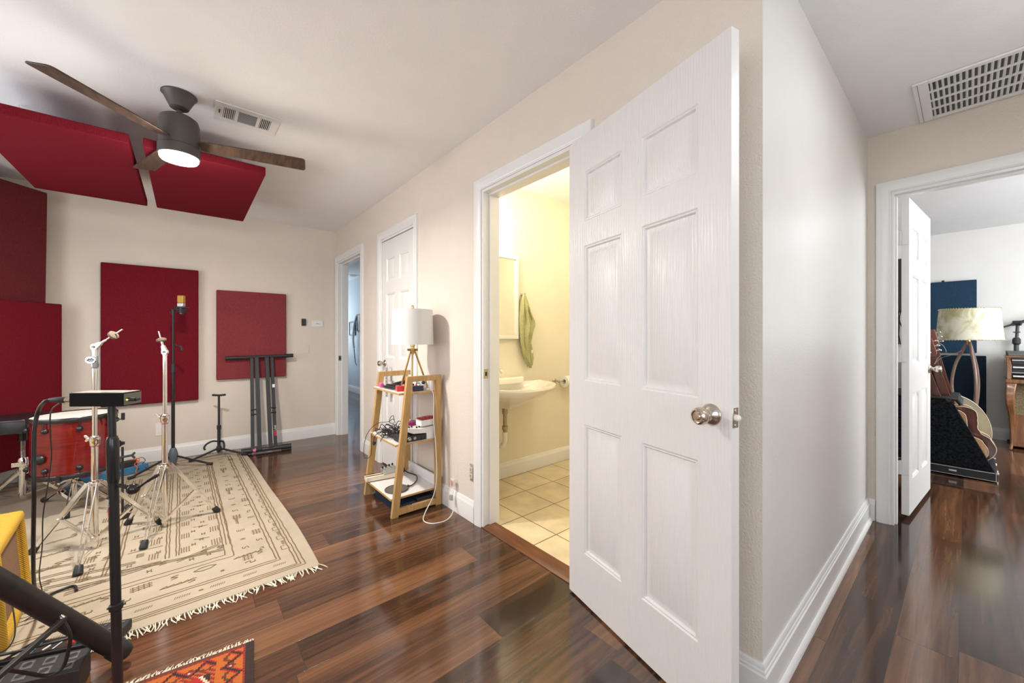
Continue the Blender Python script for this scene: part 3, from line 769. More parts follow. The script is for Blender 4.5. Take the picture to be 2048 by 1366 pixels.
def rect(x1, y0, y1, n=1, gap=.017):
    for k_ in range(n):
        d_ = k_*gap; xr = x1-d_; xl = 2*CX-x1+d_; ya, yb = y0+d_, y1-d_
        rib(g, (xr, ya), (xr-.05*(1 if x1 > .2 else .3), yb)); rib(g, (xl, ya), (xl, yb)); rib(g, (xl, ya), (xr, ya)); rib(g, (xl, yb), (xr-.05, yb))
rect(.462, 2.175, 4.77, 3, .016)
rect(.372, 2.300, 4.66, 2, .018)
rect(.190, 2.500, 4.47, 2, .036)
# inner long bars
for xs_, in ((-.030,), (-.072,), (-.26,), (-.30,)):
    for d_ in (0, .013): rib(g, (xs_-d_, 2.69), (xs_-d_-.015, 4.34))
for xs_ in (.170, .186): rib(g, (xs_, 2.66), (xs_-.02, 4.40))
def motif(kind, x, y, a=0, s_=1):
    ca, sa = math.cos(a), math.sin(a)
    def T(p): return (x+(p[0]*ca-p[1]*sa)*s_, y+(p[0]*sa+p[1]*ca)*s_)
    def pl(pts, wd=.0048):
        for p, q in zip(pts, pts[1:]): rib(g, T(p), T(q), wd, .0008, .03)
    if kind == 'comb':
        pl([(0, -.02), (0, .02)])
        for k_ in range(5): pl([(0, -.02+k_*.01), (.028, -.02+k_*.01)], .003)
    elif kind == 'hook': pl([(.018, .012), (0, .016), (-.014, .006), (.006, -.002), (.012, -.012), (-.016, -.018)])
    elif kind == 'hat': pl([(-.022, 0), (-.022, .010), (0, .014), (0, -.010), (.022, -.006), (.022, .010)])
    elif kind == 'bars':
        for k_ in range(4): pl([(k_*.014, -.045), (k_*.014, .045)], .0045)
    elif kind == 'leaf':
        for k_ in range(4): pl([(k_*.028, 0), (k_*.028+.026, .016), (k_*.028+.030, .002), (k_*.028, 0)], .0035)
    elif kind == 'h': pl([(-.008, .014), (-.008, -.014)]); pl([(.006, .014), (.006, -.014)]); pl([(-.008, 0), (.006, 0)])
    elif kind == 'dot': pl([(-.008, 0), (0, .007), (.008, 0), (0, -.007), (-.008, 0)])
    elif kind == 'grid':
        for k_ in range(4): pl([(-.03+k_*.02, -.028), (-.03+k_*.02, .028)], .0038)
        for k_ in range(3): pl([(-.042, -.018+k_*.018), (.042, -.018+k_*.018)], .0038)
    elif kind == 'rib':
        for k_ in range(7): pl([(-.03+k_*.009, -.009), (-.024+k_*.009, .009)], .003)
    elif kind == 'dia': pl([(-.05, 0), (-.02, .018), (.02, .018), (.05, 0), (.02, -.018), (-.02, -.018), (-.05, 0)])
# stepped white teeth in the outer border (right side) and along the near side
for k_ in range(17):
    y = 2.40+k_*.135
    for p, q in (((.436, y), (.395, y)), ((.395, y), (.395, y+.045)), ((.395, y+.045), (.415, y+.045))): rib(g, (p[0]-.016*k_/17, p[1]), (q[0]-.016*k_/17, q[1]), .0045, .001, .03)
    motif('rib', .412-.016*k_/17, y+.085, PI/2, .8)
for k_ in range(14):
    x = .36-k_*.125
    motif('rib', x, 2.255, 0, .9)
    if k_ % 3 == 2: motif('dot', x-.06, 2.255)
rnd = random.Random(5)
for k_ in range(19):   # band between the second and third frames, right side
    y = 2.44+k_*.118
    motif(['grid', 'hook', 'h', 'comb', 'leaf'][k_ % 5], .245, y, PI/2, .85); motif(['hat', 'hook', 'grid', 'dot', 'comb'][k_ % 5], .315, y+.05, PI/2, .8)
for k_ in range(15):   # band along the near side
    x = .30-k_*.115
    motif(['hook', 'leaf', 'dia', 'hook', 'grid'][k_ % 5], x, 2.455, .1, .9); motif(['hat', 'dot', 'hook', 'leaf', 'hat'][k_ % 5], x-.05, 2.375, 0, .9)
for k_ in range(9):    # field blocks
    y = 2.74+k_*.19
    motif('bars', .108, y, 0, .85); motif('bars', -.022, y, 0, .75); motif('h', .03, y+.04); motif('h', .075, y-.035); motif('h', .065, y+.085)
    rib(g, (.03, y+.10), (.10, y+.085), .004); motif('bars', -.15, y+.02, 0, .8); motif('h', -.115, y+.06); motif('h', -.22, y-.02); motif('comb', -.2, y+.08)
    motif('bars', -.40, y, 0, .8); motif('h', -.36, y+.07); motif('leaf', -.60, y, .2); motif('hook', -.50, y+.06)
    rib(g, (-.10, y-.06), (-.24, y-.05), .004)
for (a, b) in (((.15, 2.60), (-.50, 2.72)), ((.14, 2.68), (-.04, 2.61)), ((-.10, 2.66), (-.42, 2.60)), ((-.2, 2.74), (-.6, 2.80)), ((-.3, 2.63), (-.9, 2.70)), ((-.35, 2.84), (-.9, 2.86)), ((-.45, 2.93), (-1.0, 3.02))):
    rib(g, a, b, .0045); rib(g, (a[0], a[1]+.017), (b[0], b[1]+.017), .0045)
for x, y in ((-.30, 2.63), (-.14, 2.60), (.02, 2.60), (-.42, 2.66), (-.55, 2.64), (-.42, 2.90), (-.37, 2.85), (-.52, 2.96), (-.60, 2.9), (.09, 2.60)):
    motif('h', x, y, .1); motif('hook', x+.05, y+.05)
build('rug_field', g, [RUGB, RUGL], rug)
g = MB()
def tassel(x, y, dx_, dy_, L_=.045):
    z0 = .008; a = V((x, y, z0)); m_ = V((x+dx_*L_*.5+random.uniform(-.006, .006), y+dy_*L_*.5, .006)); e = V((x+dx_*L_+random.uniform(-.014, .014), y+dy_*L_+random.uniform(-.004, .004), .0024))
    g.tube([a, m_, e], .0021, 5, 2, rs=[1, 1, 1.2, 1.1, .6])
for k_ in range(230):
    u = k_/229; x = RX0+(RX1-RX0)*u
    tassel(x, RY0+.006+.007*math.sin(14*u+1), random.uniform(-.3, .55), -1, random.uniform(.03, .062))
for k_ in range(110):
    u = k_/109; x = RX0+(RX1-RX0-.085)*u
    tassel(x, RY1-.004+.007*math.sin(14*u+1), random.uniform(-.3, .3), 1, random.uniform(.03, .05))
build('fringe', g, FRINGE, rug, kind='stuff')

# ------------------------------------------------------------------ small red rug
KC = {}
for n_, c in (('orange', (.48, .12, .018)), ('red', (.40, .018, .014)), ('black', (.035, .018, .015)), ('cream', (.70, .56, .42)), ('brown', (.13, .035, .02)), ('rose', (.50, .05, .05))):
    KC[n_] = mat('wool_'+n_, c, .95, var=.15, vscale=400, bump=.4, bscale=500)
kn = ['orange', 'red', 'black', 'cream', 'brown', 'rose']
c0 = V((.196, 1.758, 0)); ur = V((-.9936, .113, 0)); vr = V((-.113, -.9936, 0))
rr = thing('small_rug', 'small red and orange patterned rug with black edge and cream fringe', 'rug', c0)
g = MB(); cs = .0065; nu, nv = 120, 190
def knot(i, j):
    u, v = i*cs, j*cs
    du = min(u, .78-u); 
    if du < .022: return 2
    if v < .010: return 4
    if du < .028 or v < .014: return 1 if (i+j) % 2 else 4
    inb = du > .118 and v > .085
    if not inb:
        if (.106 < du <= .118 and v > .07) or (.070 < v <= .085 and du > .10): return [4, 0, 1][(i+j) % 3] if du > .11 else 0
        s_ = v if du < .106 else u; t_ = (du-.028) if du < .106 else (v-.014)
        zg = abs(((s_*1.0) % .09)-.045)
        e = abs(t_-.008-zg*1.1)
        if e < .007: return 2
        if e < .012: return 1
        if abs(t_-.055+zg*.6) < .006: return 4
        if abs(((s_+.045) % .09)-.045) < .012 and .028 < t_ < .05: return 5 if (i+j) % 3 else 3
        return 0
    p, q = u-.39, ((v-.085) % .30)-.15
    d_ = abs(p)+abs(q)*.8
    if int(d_*70+math.sin(p*60)*.7) % 6 == 0: return 3
    if int(d_*70) % 6 in (1, 2): return 2
    if int(d_*70) % 6 == 3: return 5
    return 1
for j in range(nv+1):
    for i in range(nu+1): g.v.append(c0+ur*i*cs+vr*j*cs+V((0, 0, .0062+.0008*math.sin(i*.9)*math.sin(j*1.1))))
for j in range(nv):
    for i in range(nu):
        q = j*(nu+1)+i; g.f.append((q, q+1, q+nu+2, q+nu+1)); g.mi.append(knot(i, j))
o_ = len(g.v); P4 = [c0, c0+ur*nu*cs, c0+ur*nu*cs+vr*nv*cs, c0+vr*nv*cs]
g.add([p+V((0, 0, .0006)) for p in P4]+[p+V((0, 0, .006)) for p in P4], [(0, 1, 5, 4), (1, 2, 6, 5), (2, 3, 7, 6), (3, 0, 4, 7)], 2)
build('rug_field', g, [KC[n_] for n_ in kn], rr)
g = MB()
for k_ in range(150):
    p = c0+ur*(k_*.0052+.003); L_ = random.uniform(.014, .030)
    g.tube([p+V((0, 0, .004)), p-vr*L_*.5+ur*random.uniform(-.006, .006)+V((0, 0, .004)), p-vr*L_+ur*random.uniform(-.010, .004)+V((0, 0, .0022))], .0022, 5, 2, rs=[1, 1.1, 1, .7, .5])
build('fringe', g, FRINGE, rr, kind='stuff')

# ------------------------------------------------------------------ cymbal stands
def cymbal_stand(label, cx, cy, feet, zc, zhub, ztop, tip, felt_t, logo, rz_wing):
    t = thing('cymbal_stand', label, 'cymbal stand', (cx, cy, 0))
    zj = zc
    build('lower_tube', MB().cyl((cx, cy, .045), (cx, cy, zj), .0145, n=24).lathe([(.006, .018), (.010, .024), (.0165, .045), (.0165, .060)], (cx, cy, 0), (0, 0, 1), 20), CHROME, t)
    up = build('upper_tube', MB().cyl((cx, cy, zj-.02), (cx, cy, ztop-.005), .0105, n=24), CHROME, t)
    g = MB().lathe([(.0150, -.034), (.0195, -.030), (.0205, -.012), (.0225, -.006), (.0225, .010), (.0175, .014), (.0165, .020), (.011, .022)], (cx, cy, zj), (0, 0, 1), 24)
    cl = build('height_clamp', g, CHROME, t)
    build('memory_ring', MB().torus((cx, cy, zj-.038), (0, 0, 1), .0155, .0016, 24, 6), mat('red_ring', (.45, .03, .08), .4), cl)
    wx, wy = math.cos(rz_wing), math.sin(rz_wing)
    g = MB().cyl((cx+wx*.018, cy+wy*.018, zj+.003), (cx+wx*.040, cy+wy*.040, zj+.003), .0035, n=8)
    g.prism([(-.004, .006), (.012, .019), (.022, .019), (.026, .012), (.012, -.001), (.020, -.013), (.012, -.018), (-.004, -.007)], .006, (cx+wx*.036, cy+wy*.036, zj+.003), (wx, wy, 0), (0, 0, 1))
    build('wing_nut', g, CHROME, cl, bev=.0015)
    g = MB().lathe([(.0145, -.018), (.021, -.016), (.0235, -.008), (.0235, .012), (.0175, .016), (.0145, .016)], (cx, cy, zhub), (0, 0, 1), 24)
    build('leg_collar', g, CHROME, t)
    build('leg_collar', MB().lathe([(.0145, -.010), (.019, -.008), (.019, .008), (.0145, .010)], (cx, cy, .072), (0, 0, 1), 20), CHROME, t)
    for fx, fy in feet:
        d = V((fx-cx, fy-cy, 0)); L_ = d.length; d.normalize(); sd = V((-d.y, d.x, 0))
        hubp = V((cx, cy, zhub))+d*.026; ft = V((fx, fy, .036))-d*.004
        lg = MB()
        for s_ in (-1, 1):      # double braced legs: two flat strips that meet at the foot
            a = hubp+sd*.014*s_; b = ft+sd*.006*s_
            lg.bar(a, b, .0035, .018, d.cross(b-a) if False else V((0, 0, 1)))
        lo = build('leg', lg, CHROME, t, bev=.0008)
        g = MB(); mid = hubp.lerp(ft, .55); c_ = V((cx, cy, .072))+d*.02
        for s_ in (-1, 1): g.bar(c_+sd*.008*s_, mid+sd*.006*s_, .0025, .013, V((0, 0, 1)))
        build('brace', g, CHROME, lo)
        build('rivet', MB().cyl(mid-sd*.016, mid+sd*.016, .003, n=8), CHROME, lo)
        build('rivet', MB().cyl(hubp-sd*.02, hubp+sd*.02, .004, n=8), CHROME, lo)
        ax = (ft-hubp).normalized()
        g = MB().lathe([(.0135, -.012), (.016, -.004), (.0185, .020), (.0190, .030), (.012, .036)], ft-ax*.004, ax, 16)
        for i_, p in enumerate(g.v):
            if p.z < .012: g.v[i_] = V((p.x, p.y, .012))
        build('rubber_foot', g, RUBBER, lo)
    # tilter
    cam_dir = V((.6453, .7639, 0)); side = V((.7639, -.6453, 0))
    pv = V((cx, cy, ztop+.012)); tp = V(tip)
    d = (tp-pv).normalized()
    pl = V((d.x, d.y, 0)).normalized() if V((d.x, d.y, 0)).length > .01 else side
    nrm = V((-pl.y, pl.x, 0))
    g = MB().lathe([(.018, -.007), (.0195, -.004), (.0195, .004), (.018, .007)], pv, nrm, 24)
    g.prism([(-.017, 0), (.017, 0), (.0075, .042), (-.0075, .042)], .013, pv-nrm*.0065, d.cross(nrm), d, nrm)
    g.cyl((cx, cy, ztop-.01), (cx, cy, ztop+.008), .0125, n=16)
    ti = build('tilter', g, mat('polished_steel', (.75, .76, .76), .22, .9), t, bev=.001)
    g = MB().lathe([(.007, -.011), (.007, .011)], pv, nrm, 14)
    build('pivot_bolt', g, mat('dark_bolt', (.08, .08, .08), .3, .8), ti)
    build('cymbal_rod', MB().cyl(pv+d*.035, pv+d*.070, .0058, n=12).cyl(pv+d*.06, tp, .0036, n=12), CHROME, t)
    fp = pv.lerp(tp, felt_t)
    g = MB().lathe([(.010, -.012), (.022, -.010), (.024, -.002), (.024, .004), (.012, .010)], fp, d, 20)
    build('felt_washer', g, FELT, t)
    if logo:
        c = V((cx, cy, ztop-.058)); n_ = -cam_dir
        pb = V((0, 0, 1))
        g = MB(); pts = [(math.cos(a)*.027, math.sin(a)*.018) for a in [2*PI*k/28 for k in range(28)]]
        g.prism(pts, .007, c+n_*.014, side, pb, n_)
        bd_ = build('badge', g, mat('badge_enamel', (.33, .36, .38), .25, .5), t, bev=.001)
        g = MB()
        ring = [(c+n_*.0215+side*math.cos(a)*.026+pb*math.sin(a)*.0172) for a in [2*PI*k/28 for k in range(29)]]
        g.tube(ring, .0016, 6)
        build('badge_rim', g, CHROME, bd_)
        g = MB()
        for pts in (((-.018, -.004), (-.008, .007), (-.002, .001), (.006, .009), (.012, -.001), (.019, .004)), ((-.014, .001), (-.006, -.007), (.002, -.003), (.010, -.008))):
            g.tube([c+n_*.0215+side*p[0]+pb*p[1] for p in pts], .0019, 5, 4)
        build('badge_emblem', g, mat('badge_dark', (.05, .06, .07), .4), bd_)
        build('badge_neck', MB().lathe([(.0105, -.034), (.015, -.030), (.016, -.012), (.0135, 0), (.0135, .03), (.011, .034)], (cx, cy, ztop-.070), (0, 0, 1), 20), mat('grey_sleeve', (.25, .26, .28), .35, .4), t)
    return t
cymbal_stand('chrome cymbal stand with oval badge, nearer one in front of the drum', -.383, 3.068, [(-.402, 2.787), (-.623, 3.211), (-.128, 3.212)], .607, .372, 1.098, (-.268, 2.972, 1.206), .68, True, math.radians(140))
cymbal_stand('chrome cymbal stand without badge, right of the badged one, before the tall red panel', -.101, 3.144, [(.147, 3.195), (-.178, 2.904), (-.272, 3.333)], .677, .388, 1.062, (-.130, 3.168, 1.200), .60, False, math.radians(140))

# ------------------------------------------------------------------ microphone stand with gold microphone
mx_, my_ = -.092, 4.532
t = thing('microphone_stand', 'black tripod microphone stand behind the right cymbal stand', 'microphone stand', (mx_, my_, 0))
build('pole', MB().cyl((mx_, my_, .05), (mx_, my_, .86), .0125, n=16).cyl((mx_, my_, .86), (mx_, my_, 1.40), .008, n=14), BLACK, t)
build('leg_hub', MB().lathe([(.014, .03), (.020, .05), (.034, .10), (.034, .135), (.024, .175), (.016, .19)], (mx_, my_, 0), (0, 0, 1), 20), mat('hub_plastic', (.10, .115, .135), .45), t)
for fx, fy in ((.178, 4.41), (-.363, 4.381), (-.087, 4.815)):
    d = (V((fx, fy, 0))-V((mx_, my_, 0))).normalized(); lg = build('leg', MB().tube([V((mx_, my_, .118))+d*.02, V((fx, fy, .028))-d*.03], .0085, 10), BLACK, t)
    build('rubber_foot', MB().cyl(V((fx, fy, .027))-d*.045, V((fx, fy, .0235)), .0115, .0125, 12), RUBBER, lg)
g = MB().cyl((mx_, my_, .86), (mx_, my_, .93), .017, .015, 16)
cl = build('height_clutch', g, BLACKM, t)
build('boom_clutch', MB().cyl((mx_, my_, 1.37), (mx_, my_, 1.415), .014, n=14).cyl((mx_-.02, my_+.01, 1.385), (mx_+.005, my_, 1.385), .008, n=10), BLACKM, t)
g = MB().cyl((mx_+.01, my_-.005, 1.10), (mx_+.05, my_-.03, 1.085), .006, n=8).cyl((mx_+.05, my_-.03, 1.09), (mx_+.062, my_-.04, 1.05), .009, n=8)
build('accessory_clip', g, BLACKM, t)
ct = build('crossbar', MB().tube([(mx_, my_, 1.405), (mx_+.02, my_-.012, 1.425), (mx_+.05, my_-.035, 1.425)], .009, 10), BLACKM, t)
mm = V((mx_+.055, my_-.045, 0))
t = thing('studio_microphone', 'gold and black studio microphone in a shock mount on the stand', 'microphone', (mm.x, mm.y, 1.42))
build('head_grille', MB().cbox((mm.x, mm.y, 1.502), .050, .036, .068, math.radians(-35)), GOLD, t, bev=.007, seg=3)
build('body', MB().cbox((mm.x, mm.y, 1.452), .048, .036, .032, math.radians(-35)), SILVER, t, bev=.004)
build('lower_body', MB().cyl((mm.x, mm.y, 1.37), (mm.x, mm.y, 1.436), .017, .021, 16), mat('navy_metal', (.05, .06, .08), .4, .5), t)
g = MB().torus((mm.x, mm.y, 1.428), (0, 0, 1), .052, .004, 28, 8).torus((mm.x, mm.y, 1.405), (0, 0, 1), .036, .004, 28, 8).torus((mm.x, mm.y, 1.388), (0, 0, 1), .030, .003, 24, 8)
for k_ in range(8):
    a = k_*PI/4; g.cyl((mm.x+.052*math.cos(a), mm.y+.052*math.sin(a), 1.428), (mm.x+.028*math.cos(a+.4), mm.y+.028*math.sin(a+.4), 1.400), .0022, n=6)
build('shock_mount', g, mat('mount_black', (.05, .055, .06), .4, .3), t)

# ------------------------------------------------------------------ tripod guitar stand
gx, gy = .24, 4.72
t = thing('guitar_stand', 'small black guitar stand with T-shaped top against back wall', 'guitar stand', (gx, gy, 0))
build('pole', MB().cyl((gx, gy, .07), (gx, gy, .30), .0135, n=14).cyl((gx, gy, .29), (gx, gy, .60), .0095, n=14), BLACKM, t)
build('pole_collar', MB().lathe([(.014, -.02), (.0175, -.01), (.0175, .02), (.010, .03)], (gx, gy, .285), (0, 0, 1), 14), BLACKM, t)
sd = V((.7639, -.6453, 0))
build('neck_rest', MB().tube([V((gx, gy, .603))-sd*.062, V((gx, gy, .600)), V((gx, gy, .606))+sd*.062], .0095, 10), RUBBER, t)
g = MB()
for s_ in (-1, 1):
    pts = [V((gx, gy, .15)), V((gx, gy, .156))+sd*s_*.05-V((.010, .012, 0)), V((gx, gy, .135))+sd*s_*.085-V((.03, .035, 0)), V((gx, gy, .105))+sd*s_*.095-V((.04, .05, 0)), V((gx, gy, .088))+sd*s_*.08-V((.045, .055, 0))]
    g.tube(pts, .0085, 8, 5)
build_split('cradle_arm', g, RUBBER, t)
for fx, fy in ((.454, 4.55), (.016, 4.64), (.245, 4.885)):
    d = (V((fx, fy, 0))-V((gx, gy, 0))).normalized(); lg = build('leg', MB().tube([V((gx, gy, .085)), V((fx, fy, .026))-d*.02], .0095, 10), BLACKM, t)
    build('rubber_foot', MB().cyl(V((fx, fy, .0255))-d*.05, V((fx, fy, .0255)), .0125, n=12), RUBBER, lg)
build('hub', MB().lathe([(.012, .05), (.020, .06), (.022, .095), (.014, .11)], (gx, gy, 0), (0, 0, 1), 14), BLACKM, t)

# ------------------------------------------------------------------ folded keyboard stand leaning on the wall
t = thing('keyboard_stand', 'folded black double-braced keyboard stand leaning against back wall', 'keyboard stand', (.6, 4.6, 0))
GM = mat('charcoal_steel', (.035, .037, .042), .4, .4)
A0, A1 = V((.415, 4.640, .0315)), V((.835, 4.585, .0285)); T0, T1 = V((.300, 4.845, .955)), V((.900, 4.845, .967))
build('base_tube', MB().cyl(A0, A1, .020, n=16), GM, t)
build('top_tube', MB().cyl(T0, T1, .0165, n=16), GM, t)
for a, b, r in ((A0, A0+(A1-A0).normalized()*.085, .027), (A1, A1-(A1-A0).normalized()*.085, .027), (T1, T1-(T1-T0).normalized()*.085, .021), (T0, T0+(T1-T0).normalized()*.11, .020)):
    build('end_grip', MB().cyl(a-(b-a).normalized()*.004, b, r, n=16), RUBBER, t)
build('tape_wrap', MB().cyl(A0+(A1-A0).normalized()*.095, A0+(A1-A0).normalized()*.118, .0215, n=16), PINK, t)
for i, (xb, xt) in enumerate(((.505, .520), (.560, .560), (.655, .650), (.702, .700))):
    a = V((xb, 4.612-.00, .040)); b = V((xt, 4.835, .955)); off = V((0, -.018 if i in (1, 2) else .010, 0))
    lg = build('upright_bar', MB().bar(a+off, b+off, .030 if i in (0, 3) else .036, .020, (0, 1, 0)), GM, t, bev=.002)
for xb, xt in ((.503, .566), (.655, .706)):
    g = MB()
    for f_ in (.45, .40):
        yy = 4.612+f_*.223; g.cyl((xb-.012+f_*.01, yy-.012, f_*.955), (xt+.012, yy-.012, f_*.955), .0065, n=10)
    build_split('pivot_bolt', g, BLACK, t)
g = MB().bar((.688, 4.62, .055), (.688, 4.575, .065), .01, .06, (0, 0, 1))
# side label reading PRO (red block) LINE (white)
nn = V((-.05, -.97, .22)).normalized(); upv = V((0, .223, .915)).normalized(); rtv = upv.cross(nn) * -1
lbc = V((.703, 4.622+.010-.014, 0))
def on_bar(f_): return V((.7025, 4.6115+.223*f_, .040+.915*f_))
p = on_bar(.115)-V((0, 0, 0))
face = V((0, -1, .24)).normalized()
g = MB().prism([(-.012, 0), (.012, 0), (.012, .055), (-.012, .055)], .0006, p+face*.0105, (1, 0, 0), upv, face)
lb = build('label_block', g, mat('label_red', (.55, .02, .03), .4), t)
tm = text_mb('PRO', .026, p+face*.0115+V((.009, 0, 0))+upv*.002, upv, (-1, 0, 0)); build('label_text', tm, BLACKM, lb)
tm = text_mb('LINE', .026, p+face*.0112+V((.009, 0, 0))+upv*.058, upv, (-1, 0, 0)); build('label_text', tm, PLASTIC, t)
p = on_bar(.65)
build('sticker', MB().prism([(-.011, 0), (.011, 0), (.011, .035), (-.011, .035)], .0006, p+face*.0105, (1, 0, 0), upv, face), PLASTIC, t)

# ------------------------------------------------------------------ drum, snare-style stand, throne
dxc, dyc = -.579, 3.89; dr = .200
t = thing('floor_tom', 'red stained drum with black hoops and white head', 'drum', (dxc, dyc, .27))
build('shell', MB().lathe([(.001, .275), (dr-.006, .275), (dr-.006, .640), (dr-.010, .640)], (dxc, dyc, 0), (0, 0, 1), 56), REDWOOD, t)
BLH = mat('black_hoop', (.02, .018, .018), .25, .1)
for z0 in (.262, .622):
    build('hoop', MB().lathe([(dr-.004, z0), (dr+.006, z0), (dr+.008, z0+.004), (dr+.008, z0+.022), (dr+.004, z0+.028), (dr-.004, z0+.027)], (dxc, dyc, 0), (0, 0, 1), 56, cap=False), BLH, t)
build('drum_head', MB().lathe([(dr-.003, .640), (dr-.008, .6445), (.001, .6445)], (dxc, dyc, 0), (0, 0, 1), 56), mat('drum_head_white', (.80, .77, .70), .5), t)
for k_ in range(8):
    a = math.radians(-128+45*k_+8); ux_ = V((math.cos(a), math.sin(a), 0))
    for z, s_ in ((.575, 1), (.325, -1)):
        p = V((dxc, dyc, z))+ux_*(dr-.004)
        g = MB().lathe([(.016, 0), (.017, .006), (.013, .014), (.006, .020), (.001, .021)], p, ux_, 14).cyl(p+ux_*.008, p+ux_*.008+V((0, 0, s_*.062)), .003, n=8)
        lg = build('tension_lug', g, BLACK, t)
for a_ in (-128, 12):
    a = math.radians(a_); ux_ = V((math.cos(a), math.sin(a), 0)); p = V((dxc, dyc, .40))+ux_*(dr-.004)
    build('leg_bracket', MB().lathe([(.030, 0), (.032, .008), (.026, .020), (.014, .030), (.010, .045)], p, ux_, 20), BLACK, t)
# rim-mounted clamp on its right side
rp = V((dxc, dyc, .60))+V((.80, -.60, 0))*dr
g = MB().tube([rp-V((.006, -.005, -.03)), rp+V((.02, -.012, .035)), rp+V((.03, -.02, -.005)), rp+V((.012, -.01, -.03))], .006, 8, 4).cyl(rp+V((.01, -.008, -.01)), rp+V((.075, -.03, .005)), .004, n=8)
g.cbox(rp+V((.085, -.032, .022)), .016, .016, .046, .3)
build('rim_clamp', g, BLACK, t)
# chrome basket stand under the drum
t = thing('drum_basket_stand', 'low chrome basket stand with crossed legs under the red drum', 'drum stand', (dxc, dyc, 0))
bx_, by_ = dxc, dyc
build('centre_tube', MB().cyl((bx_, by_, .035), (bx_, by_, .222), .0125, n=16), CHROME, t)
for k_, (fx, fy) in enumerate(((-.587, 3.731-.02), (-.30, 3.60), (-.753, 4.16))):
    d = (V((fx, fy, 0))-V((bx_, by_, 0))).normalized(); s2 = V((-d.y, d.x, 0))
    a = V((bx_, by_, .205)); b = V((fx, fy, .035)); g = MB()
    for s_ in (-1, 1): g.bar(a+s2*.010*s_, b+s2*.006*s_, .0035, .018, (0, 0, 1))
    lg = build('leg', g, CHROME, t)
    m_ = a.lerp(b, .6)
    build('brace', MB().bar((bx_, by_, .050), m_, .018, .003, (0, 0, 1)), CHROME, lg)
    ax = (b-a).normalized(); g = MB().lathe([(.014, -.012), (.018, .015), (.019, .026), (.012, .032)], b-ax*.004, ax, 14)
    for i_, p in enumerate(g.v):
        if p.z < .012: g.v[i_] = V((p.x, p.y, .012))
    build('rubber_foot', g, RUBBER, lg)
for k_ in range(3):
    a = math.radians(20+120*k_); u_ = V((math.cos(a), math.sin(a), 0))
    ar = build('basket_arm', MB().tube([V((bx_, by_, .215))+u_*.01, V((bx_, by_, .238))+u_*.15, V((bx_, by_, .243))+u_*.208, V((bx_, by_, .262))+u_*.219, V((bx_, by_, .285))+u_*.2165], .006, 8), CHROME, t)
    build('rubber_tip', MB().cyl(V((bx_, by_, .252))+u_*.2175, V((bx_, by_, .292))+u_*.2175, .009, n=10), RUBBER, ar)
# throne
tx, ty = -.885, 4.30
t = thing('drum_throne', 'black round drum throne at left edge behind the drum', 'stool', (tx, ty, 0))
build('seat_cushion', MB().lathe([(.165, .512), (.176, .516), (.178, .530), (.178, .594), (.172, .606), (.150, .614), (.001, .618)], (tx, ty, 0), (0, 0, 1), 48), mat('black_vinyl', (.014, .014, .017), .4, bump=.2, bscale=60), t, label='black vinyl round cushion')
build('seat_piping', MB().torus((tx, ty, .598), (0, 0, 1), .177, .0035, 48, 6), mat('dark_red_piping', (.06, .012, .016), .5), t)
build('seat_bracket', MB().lathe([(.055, .512), (.055, .500), (.022, .494), (.022, .440), (.018, .436)], (tx, ty, 0), (0, 0, 1), 20), BLACK, t)
g = MB()
for k_ in range(26): g.torus((tx, ty, .315+k_*.005), (0, 0, 1), .0120, .0022, 16, 5)
g.cyl((tx, ty, .30), (tx, ty, .445), .0115, n=14)
build('threaded_post', g, CHROME, t)
build('base_tube', MB().cyl((tx, ty, .035), (tx, ty, .31), .020, n=20), CHROME, t)
build('collar', MB().lathe([(.0205, .255), (.029, .260), (.031, .300), (.024, .318), (.013, .320)], (tx, ty, 0), (0, 0, 1), 20), CHROME, t)
g = MB().cyl((tx+.01, ty-.02, .285), (tx-.005, ty-.070, .285), .005, n=8).cbox((tx-.010, ty-.075, .287), .046, .012, .030, .2)
build('wing_bolt', g, CHROME, t, bev=.003)
for k_ in range(3):
    a = math.radians(-20+120*k_); u_ = V((math.cos(a), math.sin(a), 0)); s2 = V((-u_.y, u_.x, 0)); g = MB()
    for s_ in (-1, 1): g.bar(V((tx, ty, .225))+s2*s_*.012+u_*.015, V((tx, ty, .036))+u_*.235+s2*s_*.008, .004, .018, (0, 0, 1))
    lg = build('leg', g, CHROME, t)
    build('brace', MB().bar(V((tx, ty, .050)), V((tx, ty, .10))+u_*.155, .016, .003, (0, 0, 1)), CHROME, lg)
    g = MB().lathe([(.015, -.012), (.019, .015), (.019, .026), (.012, .032)], V((tx, ty, .036))+u_*.238, (u_*.78+V((0, 0, -.63))), 14)
    for i_, p in enumerate(g.v):
        if p.z < .012: g.v[i_] = V((p.x, p.y, .012))
    build('rubber_foot', g, RUBBER, lg)

# ------------------------------------------------------------------ blue case with power unit and orange cable
b0, b1 = V((-.70, 4.395, 0)), V((-.255, 4.600, 0)); dd = (b1-b0).normalized(); rz_ = math.atan2(dd.y, dd.x); mid = (b0+b1)/2+V((-dd.y, dd.x, 0))*.05
t = thing('pedal_tray', 'long blue metal pedal tray on rug behind the drum', 'tray', (mid.x, mid.y, .012))
g = MB().cbox((mid.x, mid.y, .0425), (b1-b0).length, .115, .060, rz_)
build('tray_body', g, BLUEM, t, bev=.004)
g = MB()
for k_ in (-.38, -.15, .12, .36):
    p = mid+dd*(b1-b0).length*k_-V((-dd.y, dd.x, 0))*.0578; g.lathe([(.007, 0), (.006, .003), (.001, .0035)], (p.x, p.y, .045), (dd.y, -dd.x, 0), 10)
build_split('side_screw', g, DGREY, t)
p = mid+dd*.10
t = thing('power_adapter', 'black power adapter lying on the blue pedal tray', 'adapter', (p.x, p.y, .073))
build('body', MB().cbox((p.x, p.y, .0945), .15, .075, .042, rz_+.1), BLACKM, t, bev=.005)
q = p-dd*.20
